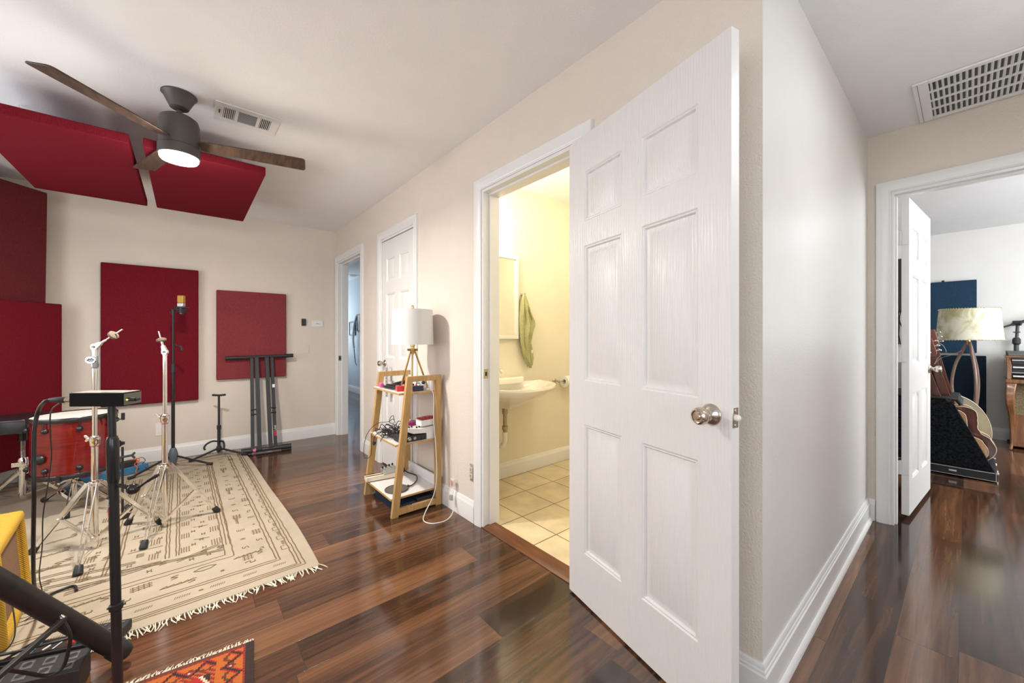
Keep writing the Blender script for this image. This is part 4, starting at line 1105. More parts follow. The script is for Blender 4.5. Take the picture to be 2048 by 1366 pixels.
t = thing('effects_pedal', 'flat red effects pedal lying on the blue pedal tray', 'pedal', (q.x, q.y, .073))
build('housing', MB().cbox((q.x, q.y, .086), .12, .07, .026, rz_-.1), REDP, t, bev=.004)
build('switch', MB().lathe([(.007, 0), (.007, .006), (.004, .009)], (q.x, q.y, .099), (0, 0, 1), 12), CHROME, t)
p = mid+dd*.185
cab = MB().tube([(p.x-.07, p.y, .100), (p.x-.02, p.y-.01, .120), (p.x+.01, p.y-.03, .108), (p.x-.01, p.y-.045, .085), (p.x+.008, p.y-.066, .060), (p.x, p.y-.076, .024), (p.x+.03, p.y-.09, .0165)], .0032, 8, 6)
cab.tube([(p.x-.05, p.y-.01, .11), (p.x+.01, p.y+.0, .122), (p.x+.015, p.y-.02, .095), (p.x-.008, p.y-.03, .078), (p.x+.012, p.y-.01, .104)], .003, 8, 6)
cab.torus((p.x, p.y-.02, .098), (1, .3, .2), .016, .003, 16, 6)
tag(build('instrument_cable', cab, ORANGE), 'bright orange coiled cable on the blue tray end', 'cable')
cab = MB().tube([(p.x-.04, p.y+.01, .10), (p.x+.03, p.y+.0, .125), (p.x+.055, p.y-.02, .100), (p.x+.04, p.y-.03, .07), (p.x+.085, p.y-.05, .018), (p.x+.14, p.y-.06, .0155)], .0022, 6, 6)
tag(build('thin_cable', cab, CABLE), 'thin black lead looping off the blue tray end', 'cable')

# ------------------------------------------------------------------ yellow tweed amplifier
t = thing('guitar_amplifier', 'yellow tweed guitar amplifier with brown grille at left edge', 'amplifier', (-.65, 2.5, 0))
NBt, FBt, NT, FT = V((-.500, 2.268, .012)), V((-.531, 2.728, .012)), V((-.520, 2.268, .392)), V((-.556, 2.728, .392))
back = V((-.27, -.012, 0)); backT = V((-.20, -.012, 0))
def lp_(a, b, t_): return a.lerp(b, t_)
g = MB(); z_ = V((0, 0, 0))
outer = [NBt, FBt, FT, NT]
def inset(q, k): c = sum(q, V((0, 0, 0)))/4; return [p.lerp(c, k) for p in q]
n_ = (FBt-NBt).cross(NT-NBt).normalized()
n_ = n_ if n_.x < 0 else -n_
i1 = [NBt.lerp(FBt, .06).lerp(NT.lerp(FT, .06), .09), NBt.lerp(FBt, .94).lerp(NT.lerp(FT, .94), .09), NBt.lerp(FBt, .94).lerp(NT.lerp(FT, .94), .90), NBt.lerp(FBt, .06).lerp(NT.lerp(FT, .06), .90)]
i2 = [p+n_*.028 for p in i1]
bk = [NBt+back, FBt+back, FT+backT, NT+backT]
g.add(outer+i1+i2+bk, [(0, 1, 5, 4), (1, 2, 6, 5), (2, 3, 7, 6), (3, 0, 4, 7), (4, 5, 9, 8), (5, 6, 10, 9), (6, 7, 11, 10), (7, 4, 8, 11), (8, 9, 10, 11), (0, 12, 13, 1), (1, 13, 14, 2), (2, 14, 15, 3), (3, 15, 12, 0), (12, 15, 14, 13)])
build('cabinet', g, TWEED, t, bev=.012, seg=3)
g = MB(); i3 = [p+n_*.024 for p in i1]; i4 = [p+n_*.0275 for p in i1]
g.add(i3+i4, [(0, 1, 2, 3), (7, 6, 5, 4), (0, 4, 5, 1), (1, 5, 6, 2), (2, 6, 7, 3), (3, 7, 4, 0)])
build('grille_cloth', g, GRILLE, t)
hc = (NT+FT)/2+backT*.5
build('handle', MB().tube([hc+V((.01, -.09, -.002)), hc+V((0, -.08, .016)), hc+V((0, 0, .022)), hc+V((-.01, .08, .016)), hc+V((-.01, .09, -.002))], .009, 8, 4), mat('brown_leather', (.09, .035, .015), .5), t)

# ------------------------------------------------------------------ stage box, pedals on the floor at the lower left
Q = V((-.254, 1.966, 0)); e1 = V((-.940, .335, 0)).normalized(); e2 = V((-.10, -.995, 0)).normalized()
t = thing('stage_box', 'black stage box with two rows of round sockets, lower left corner', 'stage box', Q)
g = MB(); L1, L2, hb = .42, .115, .088
g.prism([(0, 0), (L1, 0), (L1, L2), (0, L2)], hb-.003, Q+V((0, 0, .003)), e1, e2, (0, 0, 1))
build('housing', g, mat('black_panel', (.035, .034, .033), .45, .2, bump=.1, bscale=300), t, bev=.003)
for r_ in range(2):
    for k_ in range(7):
        c = Q+e1*(.038+k_*.056)+e2*(.032+r_*.050)+V((0, 0, hb))
        sk = build('socket', MB().prism([(-.0155, -.0185), (.0155, -.0185), (.0155, .0185), (-.0155, .0185)], .0012, c, e1, e2, (0, 0, 1)).torus(c+V((0, 0, .0015)), (0, 0, 1), .0125, .0016, 24, 6), mat('socket_black', (.22, .21, .20), .35, .5), t)
        build('pin_insert', MB().cyl(c+V((0, 0, .001)), c+V((0, 0, .0016)), .0105, n=18), mat('socket_inner', (.004, .004, .004), .6), sk)
g = MB().prism([(.02, .030), (L1-.02, .030), (L1-.02, .036), (.02, .036)], .0008, Q+e2*(L2+.0002), e1, (0, 0, 1), e2)
build('label_stripe', g, mat('grey_blue_stripe', (.22, .28, .38), .5), t)
rail = Q+V((0, 0, hb))
build('rear_rail', MB().bar(rail+e1*.0-e2*.008, rail+e1*L1-e2*.008, .016, .020, (0, 0, 1)), BLACK, t, bev=.002)

t = thing('tuner_pedal', 'black pedal with blue lettering and red knob behind the stage box', 'pedal', (-.39, 2.10, .012))
c = V((-.372, 2.125, .0115)); a1 = V((-.93, .36, 0)).normalized(); a2 = V((-.36, -.93, 0)).normalized()
g = MB().prism([(-.075, -.045), (.075, -.045), (.075, .045), (-.075, .045)], .042, c, a1, a2, (0, 0, 1))
build('housing', g, mat('pedal_black', (.03, .02, .018), .4), t, bev=.004)
kp = c+a1*-.056+a2*.0+V((0, 0, .042))
build('red_knob', MB().lathe([(.011, 0), (.011, .010), (.008, .013), (.001, .014)], kp, (0, 0, 1), 18), mat('glowing_red_knob', (.6, .01, .01), .2, emit=(1, .03, .02), estr=.5), t, label='red round knob')  # plain knob, no lamp; slight emission brightens its red
g = MB()
for u0, u1 in ((.040, .062),):
    g.prism([(u0, -.030), (u1, -.030), (u1, .004), (u0, .004)], .0008, c+V((0, 0, .0422)), a1, a2, (0, 0, 1))
    g.prism([(u0, .010), (u1, .010), (u1, .026), (u0, .026)], .0008, c+V((0, 0, .0422)), a1, a2, (0, 0, 1))
build('blue_label', g, mat('blue_label', (.03, .28, .55), .5), t)
g = MB(); g.tube([c+a1*.012+a2*.020+V((0, 0, .043)), c+a1*.004+a2*.0+V((0, 0, .043)), c+a1*.014-a2*.016+V((0, 0, .043))], .003, 6, 3)
g.bar(c-a1*.016+a2*.028+V((0, 0, .0432)), c-a1*.028-a2*.030+V((0, 0, .0432)), .004, .001)
build('printed_mark', g, PLASTIC, t)
t = thing('compact_pedal', 'flat black pedal strip with small buttons, between rug fringe and big tube leg', 'pedal', (-.25, 2.14, .012))
c = V((-.243, 2.135, .0115))
build('housing', MB().prism([(-.070, -.036), (.070, -.036), (.070, .036), (-.070, .036)], .036, c, a1, a2, (0, 0, 1)), BLACKM, t, bev=.004)
g = MB()
for k_ in range(5):
    for r_ in range(2): g.lathe([(.006, 0), (.0055, .003), (.001, .0035)], c+a1*(-.052+k_*.026)+a2*(-.014+r_*.028)+V((0, 0, .036)), (0, 0, 1), 12)
build_split('button', g, mat('smoky_button', (.10, .10, .10), .3), t)
def cable(label, pts, r=.003, m=CABLE, name='cable', sm=7):
    return tag(build(name, MB().tube(pts, r, 8, sm), m), label, 'cable')
cable('black cable arching over the pedal with blue lettering', [(-.50, 2.20, .016), (-.43, 2.19, .05), (-.37, 2.16, .085), (-.31, 2.125, .095), (-.285, 2.08, .07), (-.30, 2.03, .105), (-.36, 2.02, .118), (-.44, 2.05, .112), (-.52, 2.10, .10)], .0045)
cable('thin cable running from the amplifier down to floor pedals', [(-.492, 2.22, .25), (-.462, 2.14, .225), (-.445, 2.08, .15), (-.47, 2.05, .125), (-.56, 2.08, .14)], .002)

# ------------------------------------------------------------------ heavy tripod leg at the lower left
t = thing('tripod_light_stand', 'heavy black tripod stand whose thick tube leg crosses the lower left corner', 'stand', (-.74, 1.79, 0))
foot = V((-.169, 1.938, .034)); ex = V((-.428, 1.866, .430)); dv = (ex-foot).normalized(); hub = foot+dv*.95
TUBE = mat('worn_black_tube', (.022, .018, .016), .42, .3, var=.2, vscale=30)
build('tube_leg', MB().cyl(foot+dv*.035, hub, .0285, n=28), TUBE, t)
build('foot_cap', MB().lathe([(.018, -.012), (.027, -.004), (.0315, .010), (.0315, .040), (.0290, .046)], foot+dv*.005, dv, 24), RUBBER, t)
pm = foot.lerp(ex, .585)
bk_ = build('bracket_bolt', MB().cyl(pm+V((.022, -.034, -.004)), pm+V((.012, -.02, .002)), .0065, n=12), CHROME, t)
q0 = pm+V((.020, -.031, -.006))
build('brace', MB().bar(q0, V((-.405, 1.66, .24)), .013, .020, (1, 0, .3)), TUBE, t, bev=.002)
build('wire_brace', MB().tube([q0+V((0, .004, -.01)), V((-.285, 1.855, .205)), V((-.292, 1.85, .14)), V((-.305, 1.845, .112)), V((-.335, 1.845, .112)), V((-.370, 1.83, .150)), V((-.43, 1.80, .22))], .0052, 8, 5), TUBE, t)
build('centre_column', MB().cyl((hub.x, hub.y, .30), (hub.x, hub.y, 1.6), .02, n=16).cyl(hub-V((0, 0, .05)), hub+V((0, 0, .05)), .05, n=20), TUBE, t)
build('rear_leg', MB().cyl(hub, (hub.x+.12, hub.y-.5, .03), .0285, n=20).cyl(hub, (XL+.06, hub.y+.35, .03), .0285, n=20), TUBE, t)

# ------------------------------------------------------------------ black stand with small mixer box
sx0, sy0 = -.1625, 1.703
t = thing('tripod_pole_stand', 'slim black pole stand with lever knob, carrying a small black box', 'stand', (sx0, sy0, 0))
top = V((-.1785, 1.718, .953)); bot = V((-.1625, 1.703, .010)); ax = (top-bot).normalized()
mid = bot+ax*.82
build('upper_tube', MB().cyl(bot+ax*.80, top, .0095, n=20), BLACK, t)
build('lower_tube', MB().cyl(bot+ax*.02, bot+ax*.83, .0125, n=24), BLACK, t)
g = MB().lathe([(.0130, -.125), (.0148, -.115), (.0155, -.02), (.0150, .008), (.0115, .018)], bot+ax*.825, ax, 24)
build('height_sleeve', g, mat('glossy_black_plastic', (.012, .012, .014), .22), t)
build('leg_ring', MB().lathe([(.0130, -.008), (.0165, -.005), (.0165, .010), (.0130, .013)], bot+ax*.312, ax, 20).cyl(bot+ax*.315-V((.020, .0, 0)), bot+ax*.315+V((.022, 0, 0)), .0035, n=8), BLACK, t)
kp = V((-.127, 1.672, .690))
lv = build('lever_knob', MB().cyl(V((-.160, 1.703, .700)), V((-.140, 1.685, .694)), .006, n=10).sphere(kp, .0165, 20, 12), mat('glossy_knob', (.02, .018, .018), .12), t)
build('lever', MB().tube([kp+V((.006, -.004, -.006)), kp+V((.024, -.016, .014)), kp+V((.048, -.036, .034)), kp+V((.060, -.044, .042))], .0045, 10, 4, rs=[.7, .8, 1.1, 1.3, 1.0]), BLACK, lv)
build('round_base', MB().lathe([(.070, .0075), (.075, .010), (.072, .017), (.016, .024)], (sx0, sy0, 0), (0, 0, 1), 32), BLACK, t)
vdir = -ax; outn = V((-.70, -.714, 0)).normalized()
cv = V((-.6453, -.7639, 0)).normalized(); ofs = (cv*.9+V((-.7639, .6453, 0))*.25).normalized()
rt = V((ofs.y, -ofs.x, 0)); rt = rt if rt.dot(V((.7639, -.6453, 0))) > 0 else -rt
p0_ = bot+ax*.600
tm = text_mb('PRO', .0125, p0_+ofs*.0131+rt*.0035, ax, -rt, 0.0); build('label_text', tm, mat('print_red', (.6, .03, .04), .5), t)
tm = text_mb('LINE', .0125, p0_+ofs*.0131+ax*.0275+rt*.0035, ax, -rt, 0.0); build('label_text', tm, PLASTIC, t)

bc0, bc1 = V((-.268, 1.728, .9725)), V((-.146, 1.632, .9725)); bu = (bc1-bc0).normalized(); bn = V((-bu.y, bu.x, 0)); bn = bn if bn.y > 0 else -bn
t = thing('direct_box', 'flat black and silver audio box on top of the slim stand', 'audio box', (top.x, top.y, .953))
L_ = (bc1-bc0).length
M3 = Matrix((bu, bn, V((0, 0, 1)))).transposed()
cc = (bc0+bc1)/2+bn*.030
build('housing', MB().cbox((cc.x, cc.y, .9735), L_, .060, .040, M=M3), mat('box_black', (.008, .008, .009), .8, spec=.15), t, bev=.0015)
build('top_panel', MB().cbox((cc.x, cc.y, .9940), L_-.006, .055, .0015, M=M3).cbox((cc+bu*.03).to_tuple()[:2]+(.9952,), .05, .04, .001, M=M3), mat('aged_grey_panel', (.33, .30, .26), .5, .3), t)
ep = cc+bu*(L_/2+.0008)
build('end_panel', MB().cbox((ep.x, ep.y, .9735), .0016, .055, .034, M=M3), mat('grey_end', (.16, .155, .14), .5, .3), t)
jk = ep-bn*.014
sk = build('jack_plug', MB().cyl(V((jk.x, jk.y, .972)), V((jk.x, jk.y, .972))+bu*.022, .0058, n=14).cyl(V((jk.x, jk.y, .972))+bu*.022, V((jk.x, jk.y, .974))+bu*.030+bn*.006, .004, n=10), BLACKM, t)
build('status_light', MB().sphere(V((jk.x, jk.y, .972))+bu*.003-bn*.007, .0022, 8, 6), mat('green_yellow_led', (.6, .7, .05), .3, emit=(.7, .9, .1), estr=2), t)
xp = bc0+bn*.010
t2 = thing('microphone_cable', 'thick black microphone cable plugged into the audio box, hanging down to the rug', 'cable', (xp.x, xp.y, 0))
build('connector', MB().lathe([(.0092, 0), (.0092, .016)], V((xp.x, xp.y, .9725))-bu*.0165, bu, 20), NICKEL, t2, label='nickel connector tip')
build('connector_sleeve', MB().lathe([(.0088, 0), (.0096, .004), (.0092, .022), (.0075, .040), (.0055, .050)], V((xp.x, xp.y, .9725))-bu*.0165, -bu, 20), RUBBER, t2)
s0 = V((xp.x, xp.y, .9725))-bu*.064
build('cord', MB().tube([s0, s0-bu*.018+V((0, 0, -.006)), V((-.352, 1.868, .935)), V((-.362, 1.877, .88)), V((-.364, 1.879, .78)), V((-.364, 1.879, .66)), V((-.385, 1.98, .45)), V((-.415, 2.15, .27)), V((-.44, 2.36, .12)), V((-.47, 2.55, .04)), V((-.455, 2.64, .018)), V((-.40, 2.66, .017)), V((-.38, 2.60, .0165))], .0052, 10, 7), CABLE, t2)
cable('thin black lead hanging from the connector past the drum', [V((xp.x, xp.y, .966))-bu*.035, V((-.335, 1.91, .92)), V((-.352, 2.0, .83)), V((-.362, 2.07, .74)), V((-.385, 2.15, .62)), V((-.405, 2.2, .50)), V((-.425, 2.3, .36)), V((-.455, 2.42, .20)), V((-.46, 2.5, .08)), V((-.47, 2.52, .0165)), V((-.50, 2.46, .0165))], .0018)

# slim black clamp rod behind the slim stand
t = thing('percussion_rod_stand', 'slim black rod with wing clamp between the drum and right cymbal stand', 'stand', (-.315, 3.50, 0))
build('rod', MB().cyl((-.315, 3.50, .012), (-.315, 3.50, .46), .0065, n=10), BLACK, t)
build('wing_clamp', MB().cyl((-.325, 3.50, .395), (-.265, 3.47, .405), .007, n=10).prism([(0, -.004), (.018, -.022), (.026, -.014), (.012, 0), (.026, .014), (.018, .022), (0, .004)], .006, (-.27, 3.472, .405), (.76, -.645, 0), (0, 0, 1)), BLACKM, t)
build('foot_plate', MB().lathe([(.05, .011), (.05, .016), (.01, .022)], (-.315, 3.50, 0), (0, 0, 1), 20), BLACK, t)

# ------------------------------------------------------------------ ladder shelf
SY0, SY1 = 2.372, 2.888; SBX = 1.360
t = thing('ladder_shelf', 'light bamboo ladder shelf with white boards against the wall', 'shelf', (1.18, 2.63, 0))
def side_frame(y0):
    y1 = y0+.028; g = MB()
    # back upright, slanted front leg, top and bottom rails
    g.prism([(SBX-.044, 0), (SBX, 0), (SBX, .905), (SBX-.044, .905)], y1-y0, (0, y0, 0), (1, 0, 0), (0, 0, 1), (0, 1, 0))
    o = build('rear_upright', g, OAK, t, bev=.002)
    build('front_leg', MB().prism([(1.000, 0), (1.046, 0), (1.150, .905), (1.106, .905)], y1-y0, (0, y0, 0), (1, 0, 0), (0, 0, 1), (0, 1, 0)), OAK, t, bev=.002)
    build('top_rail', MB().box(1.148, SBX-.044, y0, y1, .868, .905), OAK, t, bev=.002)
    build('bottom_rail', MB().box(1.047, SBX-.044, y0, y1, .012, .052), OAK, t, bev=.002)
side_frame(SY0); side_frame(SY1-.028)
for zt, xf, yy0, yy1 in ((.797, 1.060, SY0+.029, SY1-.029), (.463, 1.035, SY0+.029, SY1-.029), (.118, 1.005, SY0+.029, SY1-.029)):
    b = build('shelf_board', MB().box(xf, SBX-.006, yy0, yy1, zt-.014, zt-.0015), OAK, t, bev=.0008)
    build('white_surface', MB().box(xf+.003, SBX-.010, yy0+.002, yy1-.002, zt-.0015, zt), WHITE, b)
    if zt != .463:
        u = build('back_board', MB().box(SBX-.020, SBX-.008, yy0, yy1, zt, zt+.072), WHITE, t, bev=.001)
# items on top shelf -----------------------------------------------------------
ZT, ZM, ZB = .7972, .4632, .1182
LX, LY = 1.200, 2.490
lamp = thing('table_lamp', 'white drum shade table lamp with brass tripod on the ladder shelf', 'lamp', (LX, LY, ZT))
g = MB().lathe([(.143, 1.115), (.135, 1.355)], (LX, LY, 0), (0, 0, 1), 56, cap=False).lathe([(.141, 1.115), (.133, 1.355)], (LX, LY, 0), (0, 0, 1), 56, cap=False)
sh = build('lamp_shade', g, SHADEM, lamp)
g = MB()
for k_ in range(3):
    a = math.radians(30+120*k_); g.cyl((LX, LY, 1.338), (LX+.133*math.cos(a), LY+.133*math.sin(a), 1.345), .002, n=6)
g.torus((LX, LY, 1.345), (0, 0, 1), .133, .002, 32, 6)
build('shade_spider', g, BRASS, sh)
build('finial', MB().lathe([(.004, 1.345), (.004, 1.362), (.010, 1.366), (.011, 1.380), (.006, 1.386), (.001, 1.388)], (LX, LY, 0), (0, 0, 1), 16), BRASS, lamp)
build('stem', MB().lathe([(.008, 1.045), (.012, 1.055), (.012, 1.10), (.016, 1.104), (.016, 1.15), (.008, 1.155), (.004, 1.35)], (LX, LY, 0), (0, 0, 1), 16).cyl((LX-.028, LY+.022, 1.078), (LX+.028, LY-.022, 1.078), .008, n=10), BRASS, lamp)
for a_, R_ in ((0, .12), (122, .10), (240, .093)):
    a = math.radians(a_); u_ = V((math.cos(a), math.sin(a), 0))
    build('leg', MB().cyl(V((LX, LY, 1.075))+u_*.014, V((LX, LY, ZT+.001))+u_*R_, .0065, n=12), BRASS, lamp)
cable('white lamp cord hanging from the shelf and looping over the floor to a tag', [(LX+.05, 2.44, .803), (1.285, 2.36, .79), (1.283, 2.345, .60), (1.295, 2.338, .42), (1.300, 2.335, .22), (1.275, 2.330, .10), (1.19, 2.29, .016), (1.145, 2.22, .004), (1.17, 2.15, .0042), (1.26, 2.135, .0042), (1.33, 2.17, .03), (1.345, 2.20, .10), (1.352, 2.215, .165)], .0030, PLASTIC, 'lamp_cord')
t = thing('cord_tag', 'clear plug with red printed safety tag hanging by the wall left of the bathroom', 'plug tag', (1.352, 2.214, .19))
build('tag_sleeve', MB().cbox((1.352, 2.214, .198), .010, .036, .046, .0), mat('clear_plastic', (.85, .83, .82), .3, alpha=.75), t, bev=.002)
build('red_print', MB().cbox((1.3464, 2.212, .194), .0008, .015, .034, .0), mat('tag_red', (.65, .12, .12), .5), t)
cable('hair-thin white wire rising from the tag along the wall', [(1.355, 2.214, .222), (1.370, 2.200, .26), (1.376, 2.195, .33)], .0012, PLASTIC, 'wire')
t = thing('cord_plug', 'small grey plug end on the lamp cord near the baseboard', 'plug', (1.343, 2.205, .105))
build('plug_body', MB().cbox((1.335, 2.205, .105), .014, .022, .034, .3), GREYP, t, bev=.003)

def stomp(label, name, c, sx, sy, sz, rz, m, knobs=(), km=BLACK, sw=True):
    t = thing(name, label, 'pedal', c)
    M_ = Matrix.Rotation(rz, 3, 'Z')
    build('housing', MB().cbox((c[0], c[1], c[2]+sz/2), sx, sy, sz, rz), m, t, bev=.003)
    for (u, v) in knobs:
        p = V(c)+M_ @ V((u*sx, v*sy, sz)); build('knob', MB().lathe([(.006, 0), (.006, .009), (.004, .012), (.001, .0125)], p, (0, 0, 1), 12), km, t)
    if sw:
        p = V(c)+M_ @ V((-.3*sx, 0, sz)); build('foot_switch', MB().lathe([(.006, 0), (.006, .005), (.001, .007)], p, (0, 0, 1), 12), CHROME, t)
    return t
stomp('bright red small pedal at the front of the top shelf', 'compact_effects_pedal', (1.135, 2.500, ZT), .060, .095, .036, 1.35, REDP, ((.25, -.2), (.25, .2)))
stomp('dark blue-black small pedal on the top shelf under the lamp leg', 'compact_effects_pedal', (1.206, 2.437, ZT), .055, .075, .036, 1.5, mat('blue_black', (.02, .03, .07), .35), ((.25, 0),), REDP)
t = thing('cable_adapter', 'black barrel adapter beside red pedal on the top shelf', 'adapter', (1.15, 2.46, ZT))
t.location = (1.150, 2.440, ZT)
build('body', MB().cyl((1.128, 2.446, ZT+.013), (1.128, 2.408, ZT+.013), .0125, n=14), BLACK, t)
build('tip', MB().cyl((1.128, 2.447, ZT+.013), (1.128, 2.456, ZT+.013), .010, n=14), CHROME, t)
def mic_clip(label, a, b, r=.014, m=BLACK):
    a, b = V(a), V(b); t = thing('microphone_clip', label, 'microphone clip', a, group=None)
    build('clip_barrel', MB().lathe([(r*.75, 0), (r, .02), (r*.95, (b-a).length*.7), (r*.6, (b-a).length)], a, b-a, 16), m, t)
    build('thread_collar', MB().lathe([(r*.9, -.012), (r*.9, .004)], a, b-a, 12), DGREY, t)
mic_clip('long black tapered microphone clip lying uppermost on top shelf', (1.165, 2.72, ZT+.020), (1.215, 2.47, ZT+.075), .015)
mic_clip('black clip lying flat behind the pink tape roll', (1.125, 2.74, ZT+.0165), (1.155, 2.56, ZT+.020), .012)
mic_clip('black clip lying nearest the shelf front edge', (1.088, 2.71, ZT+.0125), (1.105, 2.55, ZT+.0125), .011)
mic_clip('dark clip lying across the middle of the top shelf', (1.245, 2.70, ZT+.017), (1.235, 2.55, ZT+.03), .012)
t = thing('pink_grip', 'pink rubber grip at the left front of the top shelf', 'grip', (1.085, 2.765, ZT))
build('body', MB().lathe([(.010, 0), (.017, .006), (.018, .030), (.014, .040)], (1.085, 2.79, ZT+.0185), (.1, -1, 0), 18), PINK, t)
t = thing('silver_bracket', 'shiny silver stand bracket on the top shelf behind the pedals', 'bracket', (1.235, 2.465, ZT))
build('body', MB().lathe([(.020, 0), (.026, .012), (.024, .030), (.012, .042)], (1.262, 2.452, ZT+.0002), (0, 0, 1), 20).cyl((1.262, 2.452, ZT+.040), (1.232, 2.50, ZT+.050), .008, n=10), SILVER, t)
build('wing', MB().sphere((1.262, 2.452, ZT+.050), .014, 12, 8), BLACK, t)
t = thing('canister', 'white cylinder canister at the rear corner of the top shelf', 'canister', (1.315, 2.435, ZT))
build('body', MB().lathe([(.022, 0), (.023, .002), (.023, .068), (.020, .068), (.020, .004), (.001, .004)], (1.312, 2.428, ZT), (0, 0, 1), 24), PLASTIC, t)
# middle shelf ---------------------------------------------------------------
t = thing('cable_tangle', 'heap of tangled thin black cables at the left of the middle shelf', 'cable', (1.13, 2.68, ZM))
g = MB(); rc = random.Random(11)
for k_ in range(26):
    c = V((1.13+rc.uniform(-.05, .07), 2.67+rc.uniform(-.10, .10), ZM+.006)); pts = []
    a = rc.uniform(0, 6.28); R_ = rc.uniform(.03, .075); hh = rc.uniform(.01, .075)
    for q in range(9):
        a += rc.uniform(.5, 1.1); pts.append(c+V((math.cos(a)*R_*.7, math.sin(a)*R_, max(.0, hh*rc.random()))))
    g.tube(pts, rc.choice((.0018, .0022, .0026)), 6, 5)
build('cord_heap', g, CABLE, t, kind='stuff')
g = MB()
g.tube([(1.12, 2.60, ZM+.10), (1.13, 2.66, ZM+.115), (1.12, 2.73, ZM+.085), (1.08, 2.80, ZM+.07), (1.04, 2.86, ZM+.02), (1.01, 2.885, ZM-.06), (1.0, 2.88, ZM-.17), (1.005, 2.84, ZM-.185), (1.02, 2.79, ZM-.15), (1.02, 2.785, ZM-.05), (1.03, 2.79, ZM+.01), (1.08, 2.78, ZM+.035)], .0022, 6, 7)
g.tube([(1.13, 2.64, ZM+.11), (1.14, 2.68, ZM+.135), (1.13, 2.71, ZM+.115), (1.12, 2.69, ZM+.085), (1.13, 2.64, ZM+.09)], .0022, 6, 7)
g.tube([(1.09, 2.72, ZM+.03), (1.05, 2.74, ZM+.012), (1.028, 2.75, ZM-.02), (1.026, 2.752, ZM-.05)], .0026, 6, 6)
g.tube([(1.08, 2.64, ZM+.03), (1.05, 2.63, ZM+.010), (1.026, 2.62, ZM-.01), (1.024, 2.62, ZM-.02)], .0024, 6, 6)
build('hanging_loop', g, CABLE, t)
g = MB().lathe([(.004, 0), (.008, .006), (.008, .026), (.005, .030)], (1.026, 2.752, ZM-.046), (.1, .3, -1), 12)
g.lathe([(.004, 0), (.007, .006), (.007, .022), (.005, .026)], (1.020, 2.70, ZM-.040), (0, .7, -.5), 12)
build_split('plug_end', g, BLACKM, t)
g = MB()
for k_ in range(10):
    c = V((1.12+rc.uniform(-.06, .06), 2.66+rc.uniform(-.09, .09), ZM+rc.uniform(.02, .06))); g.sphere(c, rc.uniform(.004, .007), 8, 6, (1, 1.6, .8))
build_split('white_tag', g, PAPER, t)
stomp('magenta angled pedal behind the cable tangle on the middle shelf', 'magenta_pedal', (1.245, 2.62, ZM+.058), .085, .120, .032, 1.2, MAGENTA, ((.3, -.3), (.3, 0), (.3, .3), (.0, .3)), PLASTIC, False)
t = thing('grey_effects_box', 'grey box with small knobs under the magenta pedal', 'pedal', (1.245, 2.61, ZM))
build('housing', MB().cbox((1.245, 2.61, ZM+.029), .10, .15, .057, 0), mat('olive_grey', (.12, .125, .10), .5), t, bev=.003)
build('knob_row', MB().cyl((1.16, 2.575, ZM+.04), (1.195, 2.575, ZM+.04), .006, n=8).cyl((1.16, 2.60, ZM+.04), (1.195, 2.60, ZM+.04), .006, n=8), BLACK, t)
t = thing('white_pedal', 'large white angled floor pedal at the right of the middle shelf', 'pedal', (1.22, 2.45, ZM))
yw0, yw1 = 2.405, 2.520
g = MB().prism([(1.130, .040), (1.152, .034), (1.345, .0), (1.345, .078), (1.250, .078), (1.130, .062)], .115, (0, yw0, ZM), (1, 0, 0), (0, 0, 1), (0, 1, 0))
g = MB().prism([(1.262, .0), (1.345, .0), (1.345, .088), (1.262, .080), (1.215, .078), (1.128, .094), (1.120, .070), (1.165, .050), (1.262, .042)], .115, (0, yw0, ZM), (1, 0, 0), (0, 0, 1), (0, 1, 0))
build('housing', g, PLASTIC, t, bev=.003)
for k_ in range(4): build('knob', MB().lathe([(.006, 0), (.006, .012), (.001, .013)], (1.145+k_*.028, 2.43+.02*(k_ % 2), ZM+.088-.004*k_), (-.1, 0, 1), 10), BLACK, t)
t = thing('red_white_pedal', 'small white pedal with red top, stacked on the large white pedal', 'pedal', (1.27, 2.46, ZM+.085))
build('housing', MB().prism([(1.225, .0), (1.338, .004), (1.338, .044), (1.225, .040)], .085, (0, 2.41, ZM+.0895), (1, 0, 0), (0, 0, 1), (0, 1, 0)), PLASTIC, t, bev=.002)
rt_ = build('red_top', MB().prism([(1.232, .0415), (1.333, .0450), (1.333, .0540), (1.232, .0500)], .075, (0, 2.415, ZM+.0895), (1, 0, 0), (0, 0, 1), (0, 1, 0)), mat('dark_red_top', (.35, .015, .02), .3), t, bev=.001)
for k_ in range(4): build('knob', MB().lathe([(.007, 0), (.007, .008), (.001, .009)], (1.246+k_*.026, 2.436, ZM+.1420), (0, 0, 1), 10), REDP, t)
t = thing('audio_interface', 'black audio box with round jacks at the front of the middle shelf', 'audio box', (1.15, 2.43, ZM))
build('housing', MB().box(1.075, 1.258, 2.404, 2.52, ZM+.0005, ZM+.0395), BLACKM, t, bev=.002)
for k_, (xx, rr_, m_) in enumerate(((1.135, .011, CHROME), (1.175, .008, SILVER), (1.205, .009, DGREY), (1.235, .009, DGREY), (1.10, .008, DGREY))):
    build('jack', MB().torus((xx, 2.4035, ZM+.021), (0, 1, 0), rr_, .0022, 18, 6).cyl((xx, 2.4045, ZM+.021), (xx, 2.4025, ZM+.021), rr_*.5, n=12), m_, t)
